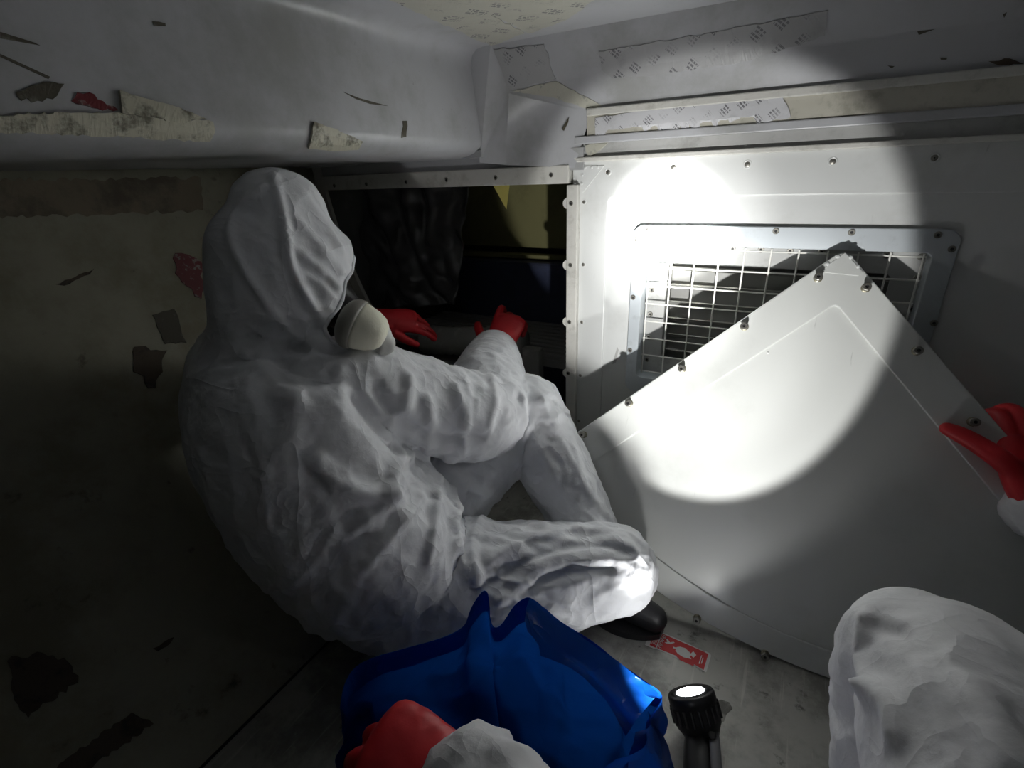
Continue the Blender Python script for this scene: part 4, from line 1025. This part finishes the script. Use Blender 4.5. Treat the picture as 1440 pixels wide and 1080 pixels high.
v = pix_folds(v, f, [([(1300,940),(1330,1000),(1355,1080)], .010, .006), ([(1330,930),(1365,1000),(1395,1080)], .010, .006), ([(1385,970),(1420,1040),(1435,1080)], .010, .005), ([(1216,870),(1212,930),(1225,975)], .008, .006), ([(1225,975),(1255,1000),(1262,1040)], .009, .009), ([(1225,880),(1255,885),(1270,895)], .006, -.004), ([(1312,935),(1345,1000),(1375,1080)], .010, -.006)])
v = relax(v, f, 1, .35)
c2 = mesh_obj('coverall', v, f, M['suit2'], ph, True); c2['label'] = 'white coverall with bent knee and sleeve in view'
hd_ = at(510,1040,.49)-WR2
v_, f_ = hand_mesh(WR2+hd_*.08, hd_, (R@V(.10,-.75,-.6)), -1, [(50,55,30),(52,58,30),(52,58,30),(50,55,30)], .6, 1.12, thumb=(30,20,15))
mesh_obj('glove', v_, f_, M['red'], ph, True)['label'] = 'red rubber glove reaching into the bag'
v_, f_ = hand_mesh(V(.075,.065,-.655), V(-.6,.5,.1), V(.4,.3,-.8), -1, [(30,60,40)]*4, 1.0, 1.05)
mesh_obj('glove', v_, f_, M['red'], ph, True)
shoe((K2[0]+.045,K2[1]-.18,-H+.0005), (K2[0]+.045,K2[1]+.07,-H+.0005), 'shoe', ph)

# ---- the helper on the right: only a gloved hand and a bit of sleeve come into view
hp = empty('person', V(.95,.35,-H), 'person mostly out of view at right, red glove gripping the panel edge', 'person', 'people in white coveralls')
mb = MB()
limb(mb, [(.95,.28,-.72,.165,.125),(.95,.30,-.60,.165,.125),(.93,.36,-.40,.170,.125),(.91,.41,-.24,.175,.11),(.90,.43,-.16,.09,.08)], 18, 5, ref=(.8,-.5,0))
limb(mb, [(.90,.43,-.18,.085,.09),(.88,.45,-.09,.095,.105),(.87,.46,-.02,.088,.098),(.87,.46,.02,.05,.06)], 18, 5, ref=(.8,-.5,0))
ep = panel_px(1412,634); hc3 = panel_pt(*ep, .018)
dp3 = (R.T @ hc3)[2]; WR3 = at(1464,716,dp3-.02)
limb(mb, [(.80,.48,-.26,.085),(.76,.51,-.29,.082),(.66,.56,-.45,.068),(.60,.60,-.535,.064),(*(V(.60,.60,-.535)*.45+WR3*.55),.056),(*WR3,.043)], 16, 7)
limb(mb, [(1.05,.38,-.26,.085),(1.08,.42,-.30,.08),(1.10,.52,-.46,.066),(1.02,.62,-.50,.060),(.95,.68,-.50,.045)], 16, 6)
for s, kx, ky in ((-1,.78,.46),(1,1.02,.62)):
    limb(mb, [(.95+s*.08,.30,-.72,.11),(kx*.6+.38+s*.02,ky*.6+.12,-.75,.10),(kx,ky,-.77,.078)], 16, 6); limb(mb, [(kx,ky,-.77,.078),(kx+.03,ky-.18,-.79,.06),(kx+.06,ky-.36,-.80,.05)], 16, 6)
v, f = remesh(mb, .0065, 10); v = cloth(v, f, [(WR3,.12,(.6,-.4,-.3),28,.006), (V(.9,.4,-.4),.3,(.1,.3,-.9),14,.005)], .002, 23.0)
mesh_obj('coverall', v, f, M['suit2'], hp, True)['label'] = 'white coverall, only a bit of cuff in view'
def pdep(px, py): r_ = ray(px, py); q = r_*(PB.dot(PN)/r_.dot(PN)); return (R.T @ q)[2]
def pchain(mb, rows):
    limb(mb, [(*at(px, py, pdep(min(px,1440), py)+dz), rr) for px, py, dz, rr in rows], 12, 5)
mb = MB()
limb(mb, [(*(WR3-R@V(-.01,-.012,0)),.030,.026),(*at(1452,694,pdep(1440,690)-.024),.034,.026),(*at(1440,662,pdep(1440,660)-.012),.038,.024),(*at(1436,630,pdep(1430,630)+.006),.036,.019)], 16, 5, ref=R@V(1,-.2,.3))
pchain(mb, [(1446,684,-.026,.017),(1412,650,-.026,.0165),(1380,628,-.020,.0150),(1352,612,-.016,.0135),(1332,603,-.014,.0110)])
pchain(mb, [(1424,636,.006,.0135),(1416,604,.014,.0135),(1405,584,.024,.0125),(1384,586,.034,.0112),(1372,600,.034,.0100)])
pchain(mb, [(1440,632,.008,.0135),(1436,596,.018,.0135),(1424,578,.030,.0128),(1402,580,.042,.0115),(1388,596,.042,.0100)])
pchain(mb, [(1456,634,.010,.0135),(1456,600,.022,.0130),(1446,584,.036,.0122),(1424,588,.050,.0112),(1410,604,.050,.0100)])
pchain(mb, [(1470,642,.010,.0125),(1474,612,.024,.0118),(1466,600,.038,.0110),(1448,604,.052,.0102),(1436,616,.052,.0090)])
v_, f_ = remesh(mb, .0028, 4)
mesh_obj('glove', v_, f_, M['red'], hp, True)['label'] = 'red rubber glove gripping the panel edge'
print('objects', len(bpy.data.objects), 'tris', sum(len(m_.polygons)*2 for m_ in bpy.data.meshes))
